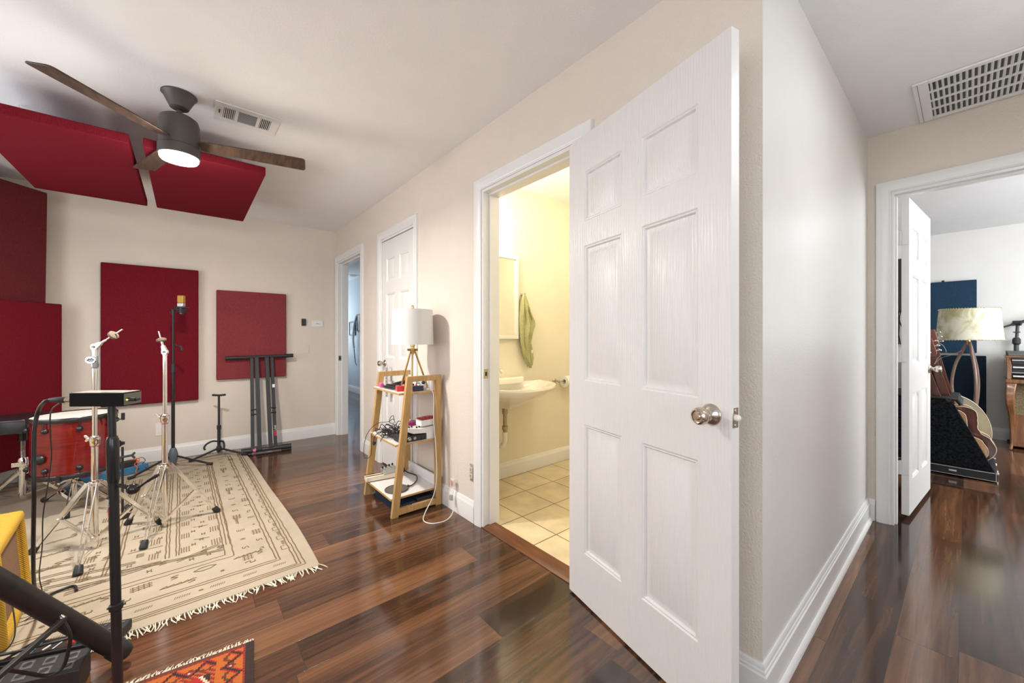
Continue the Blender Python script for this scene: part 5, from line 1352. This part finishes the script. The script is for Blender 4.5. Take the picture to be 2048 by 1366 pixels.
# bottom shelf ---------------------------------------------------------------
t = thing('pop_filter', 'round dark pop filter disc with gooseneck lying on the bottom shelf', 'pop filter', (1.10, 2.50, ZB))
pc = V((1.100, 2.530, ZB+.006))
build('filter_mesh', MB().lathe([(.074, -.0015), (.074, .0015)], pc, (0, 0, 1), 40), mat('filter_mesh_cloth', (.16, .14, .12), .9, bump=.6, bscale=800), t)
build('rim', MB().torus(pc, (0, 0, 1), .0745, .0045, 40, 8), mat('rim_brown', (.10, .08, .06), .5), t)
build('gooseneck', MB().tube([pc+V((.072, -.012, .004)), pc+V((.095, -.02, .004)), pc+V((.125, .0, .003)), pc+V((.175, .05, .003)), pc+V((.215, .14, .004)), pc+V((.19, .22, .010)), pc+V((.165, .25, .03))], .0045, 10, 8), BLACK, t)
build('clamp', MB().cbox(pc+V((.158, .262, .028)), .020, .034, .034, .4).cyl(pc+V((.15, .25, .02)), pc+V((.12, .23, .012)), .005, n=8).sphere(pc+V((.078, -.013, .004)), .009, 10, 8), BLACKM, t)
t = thing('instrument_neck', 'long cream instrument neck with two dark stripes resting across bottom shelf', 'instrument neck', (1.0, 2.84, ZB))
a, b = V((.985, 2.812, ZB+.024)), V((1.222, 2.778, ZB+.024)); dl = (b-a).normalized(); sdl = V((-dl.y, dl.x, 0))
CREAMP = mat('cream_plastic', (.74, .66, .50), .4)
build('body', MB().bar(a, b, .070, .036, (0, 0, 1)), CREAMP, t, bev=.006)
build_split('stripe', MB().bar(a+sdl*.020+V((0, 0, .0185)), b+sdl*.020+V((0, 0, .0185)), .013, .002).bar(a-sdl*.018+V((0, 0, .0185)), b-sdl*.018+V((0, 0, .0185)), .013, .002), mat('stripe_brown', (.05, .025, .015), .4), t)
t = thing('mini_mixer', 'small silver mixer with row of black knobs on the cream neck', 'mixer', (1.13, 2.80, ZB+.046))
mc = V((1.150, 2.788, ZB+.0445))
build('housing', MB().prism([(-.05, 0), (.05, 0), (.05, .040), (-.05, .026)], .075, mc-V((0, .037, 0)), (1, 0, 0), (0, 0, 1), (0, 1, 0)), SILVER, t, bev=.002)
for k_ in range(4):
    build('knob', MB().lathe([(.0065, 0), (.006, .012), (.001, .0125)], mc+V((-.038+k_*.025, .018, .030+k_*.0034)), (-.14, 0, 1), 12), BLACK, t)
g = MB()
for k_ in range(4):
    for r_ in range(2): g.lathe([(.004, 0), (.0035, .007), (.001, .0075)], mc+V((-.038+k_*.025, -.004-r_*.018, .028+k_*.0034)), (-.14, 0, 1), 10)
build_split('small_knob', g, GREYP, t)
# under the bottom shelf
t = thing('blue_effects_unit', 'dark blue ribbed unit on floor under the ladder shelf', 'effects unit', (1.13, 2.50, 0))
g = MB().box(1.055, 1.185, 2.405, 2.80, .001, .060)
u = build('housing', g, mat('dark_blue_steel', (.02, .05, .10), .4, .3), t, bev=.003)
g = MB()
for k_ in range(7): g.box(1.060+k_*.018, 1.068+k_*.018, 2.41, 2.60, .0602, .063)
build_split('rib_bar', g, mat('rib_blue', (.035, .07, .13), .4, .3), u)
t = thing('black_storage_case', 'black case on floor beneath the rear of the ladder shelf', 'case', (1.26, 2.6, 0))
build('body', MB().box(1.192, 1.312, 2.405, 2.84, .001, .072), mat('speckled_black', (.02, .02, .024), .6, var=.6, vscale=60), t, bev=.004)
cable('short black lead under the bottom shelf', [(1.075, 2.404-.004, .05), (1.10, 2.395, .062), (1.14, 2.392, .055), (1.165, 2.394, .03), (1.16, 2.392, .012), (1.12, 2.393, .004)], .003)

# metal strip hanging from the closet knob
t = thing('hanging_rack_strip', 'grey metal rack strip with holes hanging from the closet knob', 'rack strip', (1.322, 3.29, .92))
g = MB().add([(1.338, 3.292, .905), (1.338, 3.262, .905), (1.338, 3.268, .600), (1.338, 3.296, .645), (1.340, 3.292, .905), (1.340, 3.262, .905), (1.340, 3.268, .600), (1.340, 3.296, .645)],
             [(0, 1, 2, 3), (7, 6, 5, 4), (0, 4, 5, 1), (1, 5, 6, 2), (2, 6, 7, 3), (3, 7, 4, 0)])
GS = mat('grey_strip', (.50, .48, .45), .45, .3)
g2 = MB()
for k_ in range(8):
    z = .87-k_*.031
    g2.cbox((1.3365, 3.300, z), .001, .010, .012, 0)
g3 = MB().box(1.337, 1.3385, 3.292, 3.310, .64, .905)
st_ = build('strip', MB().box(1.3385, 1.341, 3.262, 3.310, .645, .900), GS, t)
build_split('hole', MB().add([], []) if False else g2.move(Matrix.Translation((.0015, -.002, 0))), DARKGAP, st_)
build('hanging_loop', MB().torus((1.339, 3.300, .915), (1, 0, 0), .024, .0022, 20, 6), GS, t)

# ------------------------------------------------------------------ bathroom
YM = BB_Y
t = thing('mirror_cabinet', 'white framed bathroom mirror on the wall above the sink', 'mirror', (1.83, YM, 1.15))
m0, m1, mz0, mz1 = 1.56, 2.137, 1.152, 1.843
g = MB(); fw = .028
g.box(m0, m1, YM-.030, YM-.001, mz0, mz0+fw).box(m0, m1, YM-.030, YM-.001, mz1-fw, mz1).box(m0, m0+fw, YM-.030, YM-.001, mz0+fw, mz1-fw).box(m1-fw, m1, YM-.030, YM-.001, mz0+fw, mz1-fw)
build('frame', g, TRIM, t, bev=.003)
build('mirror_glass', MB().box(m0+fw, m1-fw, YM-.016, YM-.002, mz0+fw, mz1-fw), mat('mirror_silver', (.92, .92, .90), .02, 1), t)
t = thing('vanity_light', 'white globe light fixture above the bathroom mirror', 'light', (1.72, YM, 2.02))
build('backplate', MB().box(1.60, 1.84, YM-.020, YM-.001, 1.97, 2.07), CHROME, t, bev=.004)
build('arm', MB().cyl((1.72, YM-.02, 2.02), (1.72, YM-.10, 2.02), .01, n=10), CHROME, t)
# sink
sxc = 1.86; t = thing('bathroom_sink', 'white wall-hung basin with pointed oval rim in the bathroom', 'sink', (sxc, YM, .6))
g = MB(); NSEG = 56
def srow(a, b, z, yc=.10):
    pts = []
    for k_ in range(NSEG):
        th = 2*PI*k_/NSEG; c_, s_ = math.cos(th), math.sin(th)
        x = c_*a*(1 if c_ > 0 else .66); y = -(abs(s_)**1.15)*b*2 if s_ < 0 else s_*min(yc, b)
        pts.append((sxc+x, min(YM-yc-.006+y, YM-.006), z))
    return pts
rows = [srow(.05, .08, .625, .10), srow(.10, .10, .650), srow(.24, .145, .690), srow(.40, .185, .735), srow(.485, .205, .765), srow(.500, .210, .785), srow(.497, .208, .797), srow(.480, .200, .800), srow(.455, .188, .795, .08), srow(.36, .15, .750, .06), srow(.2, .10, .715, .04), srow(.03, .03, .705, .02)]
vs = sum(rows, []); fs = [tuple(range(NSEG)), tuple((len(rows)-1)*NSEG+k for k in range(NSEG))]
for i in range(len(rows)-1):
    for k_ in range(NSEG): fs.append((i*NSEG+k_, i*NSEG+(k_+1) % NSEG, (i+1)*NSEG+(k_+1) % NSEG, (i+1)*NSEG+k_))
g.add(vs, fs); build('basin', g, CERAMIC, t)
build('rear_ledge', MB().box(sxc-.30, sxc+.30, YM-.075, YM-.002, .785, .838), CERAMIC, t, bev=.014, seg=4)
build('faucet', MB().cyl((sxc, YM-.05, .837), (sxc, YM-.05, .90), .014, n=14).tube([(sxc, YM-.05, .895), (sxc, YM-.09, .915), (sxc, YM-.14, .905), (sxc, YM-.15, .885)], .010, 10, 4).cyl((sxc-.0, YM-.05, .905), (sxc+.0, YM-.045, .935), .010, n=10), CHROME, t)
build('tap_handle', MB().cyl((sxc-.07, YM-.05, .843), (sxc-.07, YM-.05, .885), .012, n=12).cyl((sxc-.09, YM-.05, .885), (sxc-.05, YM-.05, .885), .006, n=8), CHROME, t)
DR = mat('drain_brass', (.42, .36, .26), .35, .8)
build('drain_pipe', MB().cyl((sxc+.00, YM-.185, .58), (sxc, YM-.185, .655), .022, n=16).cyl((sxc, YM-.185, .43), (sxc, YM-.185, .60), .016, n=16).lathe([(.018, .455), (.023, .460), (.023, .485), (.018, .490)], (sxc, YM-.185, 0), (0, 0, 1), 16), DR, t)
build('p_trap', MB().tube([(sxc, YM-.185, .44), (sxc, YM-.185, .37), (sxc-.01, YM-.170, .335), (sxc-.02, YM-.135, .335), (sxc-.025, YM-.115, .38), (sxc-.035, YM-.09, .42), (sxc-.04, YM-.01, .43)], .020, 14, 4), CERAMIC, t)
build('overflow_valve', MB().cyl((sxc+.085, YM-.17, .640), (sxc+.110, YM-.18, .642), .012, n=10), NICKEL, t)
# towel on hook
t = thing('wall_hook', 'small hook on the bathroom wall right of the mirror', 'hook', (2.195, YM, 1.53))
build('hook_arm', MB().tube([(2.195, YM-.002, 1.525), (2.195, YM-.03, 1.522), (2.195, YM-.045, 1.540)], .005, 8, 3).cyl((2.195, YM-.006, 1.525), (2.195, YM-.001, 1.525), .014, n=14), NICKEL, t)
g = MB(); NR = 40; NC = 40
TWP = [(1.530, 2.185, 2.200), (1.515, 2.170, 2.212), (1.46, 2.150, 2.235), (1.39, 2.140, 2.258), (1.31, 2.135, 2.312), (1.27, 2.137, 2.320), (1.20, 2.140, 2.290), (1.12, 2.150, 2.272), (1.04, 2.170, 2.290), (.98, 2.195, 2.292), (.94, 2.225, 2.280), (.915, 2.240, 2.262)]
for i in range(NR+1):
    z = 1.530-(1.530-.915)*i/NR
    for (za, la, ra), (zb, lb_, rb) in zip(TWP, TWP[1:]):
        if za >= z >= zb-1e-6:
            q = (za-z)/(za-zb); xl, xr = la+(lb_-la)*q, ra+(rb-ra)*q; break
    v = i/NR
    for j in range(NC):
        th = 2*PI*j/NC; c_ = math.cos(th); x = (xl+xr)/2+(xr-xl)/2*c_
        fold = .010*math.sin(c_*9+v*5)+.006*math.sin(c_*17-v*9)
        y = YM-.038-(.024*min(1, .35+v*3)*math.sin(th)+fold*min(1, v*5)*max(0, math.sin(th)))
        g.v.append(V((x, min(y, YM-.004), z+(.014*math.sin(c_*5) if i == NR else 0))))
for i in range(NR):
    for j in range(NC):
        j2 = (j+1) % NC; g.f.append((i*NC+j, i*NC+j2, (i+1)*NC+j2, (i+1)*NC+j)); g.mi.append(0)
g.f.append(tuple(range(NC))); g.mi.append(0); g.f.append(tuple(NR*NC+j for j in range(NC))); g.mi.append(0)
tw = build('hand_towel', g, TOWEL, smooth=60); tag(tw, 'green hand towel hanging crumpled on the bathroom wall', 'towel')
build('care_tag', MB().cbox((2.245, YM-.078, 1.045), .020, .002, .028, .2), PAPER, tw, local=True)
# paper holder
t = thing('paper_holder', 'nickel toilet paper holder on the bathroom wall', 'paper holder', (2.60, YM, .76))
build('post', MB().lathe([(.024, 0), (.024, .004), (.014, .012), (.010, .04), (.012, .062), (.004, .068)], (2.595, YM-.0005, .765), (0, -1, 0), 18).cyl((2.595, YM-.055, .765), (2.645, YM-.058, .762), .007, n=10), NICKEL, t)
build('spindle', MB().cyl((2.64, YM-.060, .762), (2.80, YM-.060, .762), .008, n=12).lathe([(.024, 0), (.024, .004), (.012, .012), (.010, .062)], (2.82, YM-.0005, .765), (0, -1, 0), 18), NICKEL, t)
g = MB().lathe([(.020, 2.665), (.052, 2.665), (.052, 2.775), (.020, 2.775), (.020, 2.665)], (0, YM-.062, .757), (1, 0, 0), 36, cap=False)
tag(build('toilet_roll', g, PAPER), 'white toilet paper roll on the holder', 'toilet paper')
t = thing('bath_ceiling_lamp', 'round ceiling lamp of the bathroom behind open door', 'light', (2.45, 1.45, H))
build('rim', MB().lathe([(.15, 0), (.15, -.02), (.13, -.03)], (2.45, 1.45, H), (0, 0, 1), 32), CHROME, t)

# ------------------------------------------------------------------ office seen through the far corner doorway
def framed(label, y0, y1, z0, z1, m):
    t = thing('framed_picture', label, 'picture', (OX1, (y0+y1)/2, z0)); x = OX1-.002
    g = MB().box(x-.02, x, y0, y1, z0, z0+.02).box(x-.02, x, y0, y1, z1-.02, z1).box(x-.02, x, y0, y0+.02, z0+.02, z1-.02).box(x-.02, x, y1-.02, y1, z0+.02, z1-.02)
    build('frame', g, BLACKM, t)
    build('print', MB().box(x-.010, x-.004, y0+.02, y1-.02, z0+.02, z1-.02), m, t)
framed('black framed grey photograph seen through the far corner doorway', 8.40, 8.79, 1.218, 1.520, mat('grey_photo_print', (.22, .27, .31), .5, var=.7, vscale=9))
framed('partly hidden dark frame right of the grey photograph', 7.98, 8.30, 1.30, 1.66, mat('dark_photo_print', (.12, .14, .16), .5, var=.5, vscale=9))
g = MB().tube([(OX1-.06, 8.18, 1.62), (OX1-.07, 8.30, 1.42), (OX1-.07, 8.36, 1.15), (OX1-.06, 8.34, .95)], .022, 10, 6)
tag(build('hanging_strap', g, PLASTIC), 'white curved strap hanging in the far office', 'strap')
cable('black cord hanging below white strap in the far office', [(OX1-.06, 8.34, .95), (OX1-.05, 8.33, .8), (OX1-.05, 8.28, .65), (OX1-.05, 8.2, .60)], .008)
t = thing('recessed_light', 'round recessed light in the far office ceiling', 'light', (2.63, 8.07, H))
build('trim_ring', MB().lathe([(.10, -.001), (.10, -.006), (.075, -.008), (.07, -.001)], (2.60, 8.07, H), (0, 0, 1), 28), TRIM, t)
build('lens', MB().lathe([(.07, -.001), (.07, -.004)], (2.60, 8.07, H), (0, 0, 1), 24), mat('dim_lens', (.35, .30, .22), .4), t)

# ------------------------------------------------------------------ music room (right)
panel('blue_acoustic_panel', 'navy blue fabric panel hung high on far music room wall', XR-.062, XR-.002, -.068, .44, .985, 1.845, NAVYF)
panel('blue_acoustic_panel', 'darker navy panel standing below the hung one behind the floor lamp', XR-.124, XR-.066, -.137, .44, .206, .955, NAVYD)
build('picture_hook', MB().sphere((XR-.035, .195, 1.853), .013, 10, 8), BLACKM, bpy.data.objects['blue_acoustic_panel'], local=True)
# the lower one stands on a black amp stand / shelf block
t = thing('low_black_cabinet', 'low black cabinet carrying the lower navy panel', 'cabinet', (XR-.2, .2, 0))
build('body', MB().box(XR-.30, XR-.02, -.08, .56, .001, .204), BLACKM, t, bev=.004)

# floor lamp
fx, fy = 6.36, -.005
t = thing('floor_lamp', 'floor lamp with marbled parchment drum shade and bowed bentwood legs', 'floor lamp', (fx, fy, 0))
g = MB().lathe([(.240, 1.140), (.214, 1.468)], (fx, fy, 0), (0, 0, 1), 56, cap=False).lathe([(.236, 1.141), (.210, 1.467)], (fx, fy, 0), (0, 0, 1), 56, cap=False)
sh = build('lamp_shade', g, PARCH, t)
g = MB()
for zz, R_ in ((1.141, .239), (1.467, .213)):
    for k_ in range(64): a = 2*PI*k_/64; g.torus((fx+R_*math.cos(a), fy+R_*math.sin(a), zz), (-math.sin(a), math.cos(a), .5), .007, .0016, 8, 4)
build('rim_lacing', g, mat('lacing', (.55, .50, .32), .8), sh)
g = MB()
for k_ in range(3):
    a = math.radians(30+120*k_); g.cyl((fx, fy, 1.16), (fx+.236*math.cos(a), fy+.236*math.sin(a), 1.150), .003, n=6)
build('shade_spider', g, BRASS, sh)
BENT = wood('bentwood_leg', (.16, .095, .075), (.26, .17, .13), .35, (50, 50, 4))
build('socket', MB().cyl((fx, fy, 1.09), (fx, fy, 1.22), .016, n=14), BRASS, t)
for k_, a_ in enumerate((125, 245, 5)):
    a = math.radians(a_-40); u_ = V((math.cos(a), math.sin(a), 0))
    pts = [V((fx, fy, 1.12))+u_*.012, V((fx, fy, 1.02))+u_*.045, V((fx, fy, .86))+u_*.095, V((fx, fy, .66))+u_*.118, V((fx, fy, .44))+u_*.095, V((fx, fy, .27))+u_*.052, V((fx, fy, .20))+u_*.035, V((fx, fy, .12))+u_*.06, V((fx, fy, .013))+u_*.17]
    build('bowed_leg', MB().tube(pts, .013, 10, 6), BENT, t)

# guitar rack case
t = thing('guitar_rack_case', 'black plush-lined open guitar rack case with slanted side', 'guitar rack', (5.2, .2, 0))
XC = 4.92
side = [(-.140, .088), (.083, .626), (.56, .626), (.56, .088)]
build('side_panel', MB().prism(side, .030, (XC, 0, 0), (0, 1, 0), (0, 0, 1), (1, 0, 0)), FUR, t, bev=.006)
build('far_side_panel', MB().prism(side, .030, (XC+.54, 0, 0), (0, 1, 0), (0, 0, 1), (1, 0, 0)), FUR, t, bev=.006)
VN = mat('black_tolex', (.012, .013, .016), .4, bump=.2, bscale=300)
bs = build('base_tray', MB().box(XC-.004, XC+.60, -.155, .58, .008, .085), VN, t, bev=.006)
g = MB()
g.tube([(XC-.005, -.152, .078), (XC-.005, .56, .078)], .0013, 5).tube([(XC-.005, -.152, .016), (XC-.005, .56, .016)], .0013, 5).tube([(XC-.005, -.146, .016), (XC-.005, -.146, .078)], .0013, 5)
build('white_stitching', g, PLASTIC, bs)
build('name_plate', MB().box(XC-.0065, XC-.004, .060, .104, .042, .056), SILVER, t, bev=.001)
build_split('corner_cap', MB().cbox((XC, -.153, .080), .022, .016, .016, 0).cbox((XC+.598, -.153, .080), .022, .016, .016, 0), SILVER, t, bev=.003)
build('back_board', MB().box(XC+.03, XC+.54, .545, .575, .085, .64), FUR, t)
g = MB()
for k_ in range(6): g.tube([(XC+.02+k_*.10, .56, .645), (XC+.02+k_*.10, .10, .645), (XC+.02+k_*.10, .055, .632), (XC+.02+k_*.10, .035, .60)], .014, 8, 3)
g.tube([(XC+.0, .105, .636), (XC+.56, .105, .636)], .016, 10)
build_split('padded_divider', g, VN, t)
build_split('latch', MB().box(XC+.55, XC+.56, -.166, -.155, .03, .05).cbox((XC+.25, -.158, .045), .05, .01, .025, 0), CHROME, t)

def outline(Lb, wl, wu, ww, n=48):
    """half-width profile of a guitar body along its axis"""
    pts = []
    for k_ in range(n+1):
        s_ = k_/n
        if ww > wl-.01: pts.append((wl*math.sqrt(max(0, 1-(2*s_-1)**2)), s_*Lb)); continue
        a = wl*math.sqrt(max(0, 1-((s_-.27)/.27)**2)) if s_ < .27 else None
        if a is None:
            keys = [(.27, wl), (.40, wl*.93), (.52, ww*1.06), (.60, ww), (.70, ww*1.10), (.80, wu*.98), (.86, wu)]
            if s_ <= .86:
                for (s0, w0), (s1, w1) in zip(keys, keys[1:]):
                    if s0 <= s_ <= s1:
                        q = (s_-s0)/(s1-s0); q = q*q*(3-2*q); a = w0+(w1-w0)*q; break
            else: a = wu*math.sqrt(max(0, 1-((s_-.86)/.14)**2))*.85+wu*.15*(1 if s_ < .999 else 0)
        pts.append((a, s_*Lb))
    return pts
def guitar(label, x, y0, z0, tilt, Lb, wl, wu, ww, depth, mtop, mside, mneck, Ln=.44, head=True):
    ax = V((0, math.sin(tilt), math.cos(tilt))); sd_ = V((0, math.cos(tilt), -math.sin(tilt))); fr = V((-1, 0, 0)); o = V((x, y0, z0))
    t = thing('acoustic_guitar', label, 'guitar', o)
    pr = outline(Lb, wl, wu, ww); poly = [(w_, s_) for w_, s_ in pr]+[(-w_, s_) for w_, s_ in pr[::-1]][1:-1]
    build('body_shell', MB().prism(poly, depth-.004, o, sd_, ax, (1, 0, 0)), mside, t)
    sb = build('soundboard', MB().prism([(a*.985, b*.985+.003) for a, b in poly], .003, o-V((.003, 0, 0)), sd_, ax, (1, 0, 0)), mtop, t)
    loop = [o-V((.002, 0, 0))+sd_*a+ax*b for a, b in poly]; loop.append(loop[0])
    build('binding', MB().tube(loop, .0028, 5), CREAMP, sb)
    c = o+ax*Lb*.66-V((.0035, 0, 0))
    build('sound_hole', MB().lathe([(.048, 0), (.048, .001)], c, (-1, 0, 0), 28), DARKGAP, sb)
    build('bridge', MB().prism([(-.075, -.012), (.075, -.012), (.075, .012), (-.075, .012)], .008, o+ax*Lb*.30-V((.003, 0, 0)), sd_, ax, (-1, 0, 0)), MAHOG, sb)
    nk = build('neck', MB().prism([(-.028, Lb*.95), (.028, Lb*.95), (.022, Lb+Ln), (-.022, Lb+Ln)], .022, o, sd_, ax, (1, 0, 0)), mneck, t, bev=.006)
    build('fretboard', MB().prism([(-.028, Lb*.80), (.028, Lb*.80), (.022, Lb+Ln), (-.022, Lb+Ln)], .006, o-V((.0035, 0, 0)), sd_, ax, (-1, 0, 0)), MAHOG, nk)
    hd = build('headstock', MB().prism([(-.022, Lb+Ln), (.022, Lb+Ln), (.036, Lb+Ln+.03), (.034, Lb+Ln+.17), (-.034, Lb+Ln+.17), (-.036, Lb+Ln+.03)], .016, o, sd_, ax, (1, 0, 0)), mneck, t, bev=.003)
    for s_ in (-1, 1):
        for k_ in range(3):
            p = o+ax*(Lb+Ln+.05+k_*.042)+sd_*s_*.034+V((.008, 0, 0))
            build('tuning_peg', MB().cyl(p, p+sd_*s_*.022, .003, n=8).sphere(p+sd_*s_*.027, .008, 10, 8, (.6, 1, 1)), CHROME, hd)
    return t
ZG = .088
guitar('natural tan guitar nearest the plush side of the rack', 4.985, .025, ZG, math.radians(15), .47, .168, .122, .10, .075, SPRUCE, MAHOG, NECKW)
guitar('dark mahogany guitar second from the front in the rack', 5.10, -.004, ZG, math.radians(13), .485, .180, .142, .118, .080, MAHOG, MAHOG, NECKW)
guitar('tan guitar with cream edge, third from the front in the rack', 5.225, -.008, ZG, math.radians(14), .49, .175, .135, .11, .075, SPRUCE, SPRUCE, NECKW)
GRN = mat('sage_top', (.46, .44, .31), .3, var=.1, vscale=20)
guitar('pale sage green rounded instrument without a waist at the rear of the rack', 5.345, .010, ZG, math.radians(11), .56, .195, .150, .190, .075, GRN, GRN, NECKW)
tag(build('loose_string', MB().tube([(5.02, .19, .93), (5.02, .16, 1.0), (5.0, .12, 1.03), (5.0, .135, 1.09), (5.0, .165, 1.12)], .0014, 5, 6), SILVER), 'curled loose string rising from guitar tuners', 'string')
tag(build('loose_string', MB().tube([(5.02, .19, .93), (5.02, .15, .985), (5.0, .10, 1.01), (5.0, .03, 1.055)], .0014, 5, 6), SILVER), 'straight loose string pointing right from guitar tuners', 'string')

# organ
t = thing('electric_organ', 'small walnut organ with curved legs against the far wall', 'organ', (6.75, -.8, 0))
OX, OY = 6.50, -.262; OXb, OYb = 6.98, -1.35
build('cabinet_top', MB().box(OX+.10, OXb, OYb, OY+.005, .955, .975), ORGANW, t, bev=.004)
build('end_cheek', MB().prism([(OX-.005, .735), (OXb, .735), (OXb, .955), (OX+.10, .955), (OX+.01, .880)], .030, (0, OY-.030, 0), (1, 0, 0), (0, 0, 1), (0, 1, 0)), ORGANW, t, bev=.003)
build('far_end_cheek', MB().prism([(OX-.005, .735), (OXb, .735), (OXb, .955), (OX+.10, .955), (OX+.01, .880)], .030, (0, OYb, 0), (1, 0, 0), (0, 0, 1), (0, 1, 0)), ORGANW, t, bev=.003)
build('key_bed', MB().box(OX-.015, OXb, OYb, OY+.008, .695, .735), ORGANW, t, bev=.004)
build('front_fascia', MB().box(OX+.07, OX+.09, OYb+.03, OY-.03, .735, .955), BLACKM, t)
IV = mat('ivory_keys', (.75, .74, .70), .3)
for zz, xx in ((.760, OX+.0), (.850, OX+.035)):
    kb = build('keyboard_manual', MB().box(xx+.0, xx+.12, OYb+.035, OY-.04, zz, zz+.014), IV, t)
    g = MB()
    for k_ in range(36):
        if k_ % 7 in (2, 6): continue
        yy = OY-.062-k_*.0275; g.box(xx+.045, xx+.12, yy-.006, yy+.006, zz+.014, zz+.024)
    build_split('black_key', g, BLACK, kb)
build('control_rail', MB().box(OX+.03, OX+.075, OYb+.03, OY-.035, .795, .838).box(OX+.055, OX+.10, OYb+.03, OY-.035, .890, .945), BLACKM, t)
build('silver_strip', MB().box(OX+.02, OX+.034, OYb+.03, OY-.035, .800, .806).box(OX+.05, OX+.060, OYb+.03, OY-.035, .925, .935), SILVER, t)
def cab_leg(y, lab=None):
    g = MB(); rows_ = []
    for k_ in range(15):
        s_ = k_/14; z = .695*(1-s_)+.004
        off_ = -.030*math.sin(PI*min(1, s_*2.2))*(1 if s_ < .45 else 0)+.020*math.sin(PI*max(0, (s_-.35)/.65))-(.018 if s_ > .93 else 0)
        wd = .060*(1-s_)**.8+.018+(.012 if s_ > .93 else 0)
        rows_.append([(OX+.04+off_-wd*.6, y+wd*.45+off_*-.4, z), (OX+.04+off_-wd*.6, y-wd*.45+off_*-.4, z), (OX+.04+off_+wd*.5, y-wd*.45+off_*-.4, z), (OX+.04+off_+wd*.5, y+wd*.45+off_*-.4, z)])
    fs = [(0, 1, 2, 3), tuple(56+q for q in range(4))]
    for i in range(14):
        for q in range(4): fs.append((i*4+q, i*4+(q+1) % 4, (i+1)*4+(q+1) % 4, (i+1)*4+q))
    g.add(sum(rows_, []), fs)
    return build('cabriole_leg', g, ORGANW, t, bev=.010, seg=3)
cab_leg(OY-.030); cab_leg(OYb+.05)
build('lower_panel', MB().box(OX+.10, OXb, OYb+.06, OY-.045, .030, .36), ORGANW, t, bev=.003)
build('speaker_cloth', MB().box(OX+.115, OXb-.02, OYb+.06, OY-.045, .36, .695), mat('speaker_cloth', (.20, .155, .085), .9, var=.5, vscale=120, bump=.3, bscale=300), t)
t = thing('keyboard_cover', 'flat grey cover lying on top of the organ', 'cover', (6.8, -.7, .975))
build('cover', MB().prism([(OX+.10, .0), (OXb, .0), (OXb-.02, .045), (OX+.30, .045), (OX+.12, .022)], 1.0, (0, OY-.01-1.0, .9755), (1, 0, 0), (0, 0, 1), (0, 1, 0)), mat('cover_grey', (.10, .105, .11), .6), t, bev=.004)
# boom microphone stand beside / behind the organ
t = thing('boom_microphone_stand', 'dark grey boom microphone stand rising behind the organ', 'microphone stand', (7.04, -.34, 0))
bx0, by0 = 7.035, -.345
build('pole', MB().cyl((bx0, by0, .03), (bx0+.0, by0-.003, 1.10), .018, n=14).cyl((bx0, by0-.003, 1.10), (bx0, by0-.012, 1.31), .013, n=12), mat('stand_grey', (.06, .065, .075), .45, .2), t)
build('base', MB().lathe([(.06, .002), (.06, .020), (.02, .032)], (bx0, by0, 0), (0, 0, 1), 24), BLACKM, t)
build('clutch', MB().lathe([(.018, 1.085), (.030, 1.10), (.030, 1.145), (.020, 1.165)], (bx0, by0-.004, 0), (0, 0, 1), 16).cyl((bx0-.01, by0-.03, 1.225), (bx0-.01, by0+.02, 1.225), .005, n=8), BLACKM, t)
build('boom_joint', MB().cyl((bx0-.015, by0-.035, 1.325), (bx0+.0, by0+.02, 1.325), .028, n=16), BLACKM, t)
build('boom_arm', MB().cyl((bx0-.01, by0+.13, 1.265), (bx0-.02, by0-.42, 1.50), .010, n=10).cyl((bx0-.012, by0+.03, 1.308), (bx0-.018, by0-.16, 1.389), .017, n=10), mat('stand_grey', (.06, .065, .075), .45, .2), t)

# things glimpsed between the jamb and the open music room door
t = thing('hanging_gig_bag', 'dark gig bag glimpsed hanging between the door edge and jamb', 'bag', (7.0, .62, 1.6))
build('bag_body', MB().prism([(.50, 2.18), (.74, 2.18), (.72, 1.75), (.66, 1.50), (.53, 1.50), (.47, 1.75)], .08, (XR-.10, 0, 0), (0, 1, 0), (0, 0, 1), (1, 0, 0)), BLACKM, t, bev=.01)
t = thing('wall_cable_bundle', 'bundle of black cables hanging on far wall behind the door', 'cable', (7.0, .6, 1.3))
g = MB()
for k_ in range(12):
    y = .53+k_*.017; g.tube([(XR-.03, y, 1.56), (XR-.05, y+.03*math.sin(k_), 1.40), (XR-.04, y-.02*math.sin(k_*2), 1.22), (XR-.03, y, 1.08)], .006, 6, 4)
build('cord', g, CABLE, t)
t = thing('tall_speaker', 'tall black loudspeaker glimpsed through the gap behind the open door', 'speaker', (6.9, .62, 0))
build('cabinet', MB().box(6.72, 7.02, .585, .90, .001, .90), BLACKM, t, bev=.006)
build('trim_line', MB().box(6.715, 6.72, .60, .88, .42, .43), SILVER, t)
t = thing('added_hall_lamp', 'flat round white lamp added out of view on the hall ceiling', 'light', (1.95, -.38, H))  # added fixture to go with the hall fill
build('lamp_disc', MB().lathe([(.16, 0), (.16, -.03), (.14, -.045)], (1.95, -.38, H), (0, 0, 1), 32), PLASTIC, t)
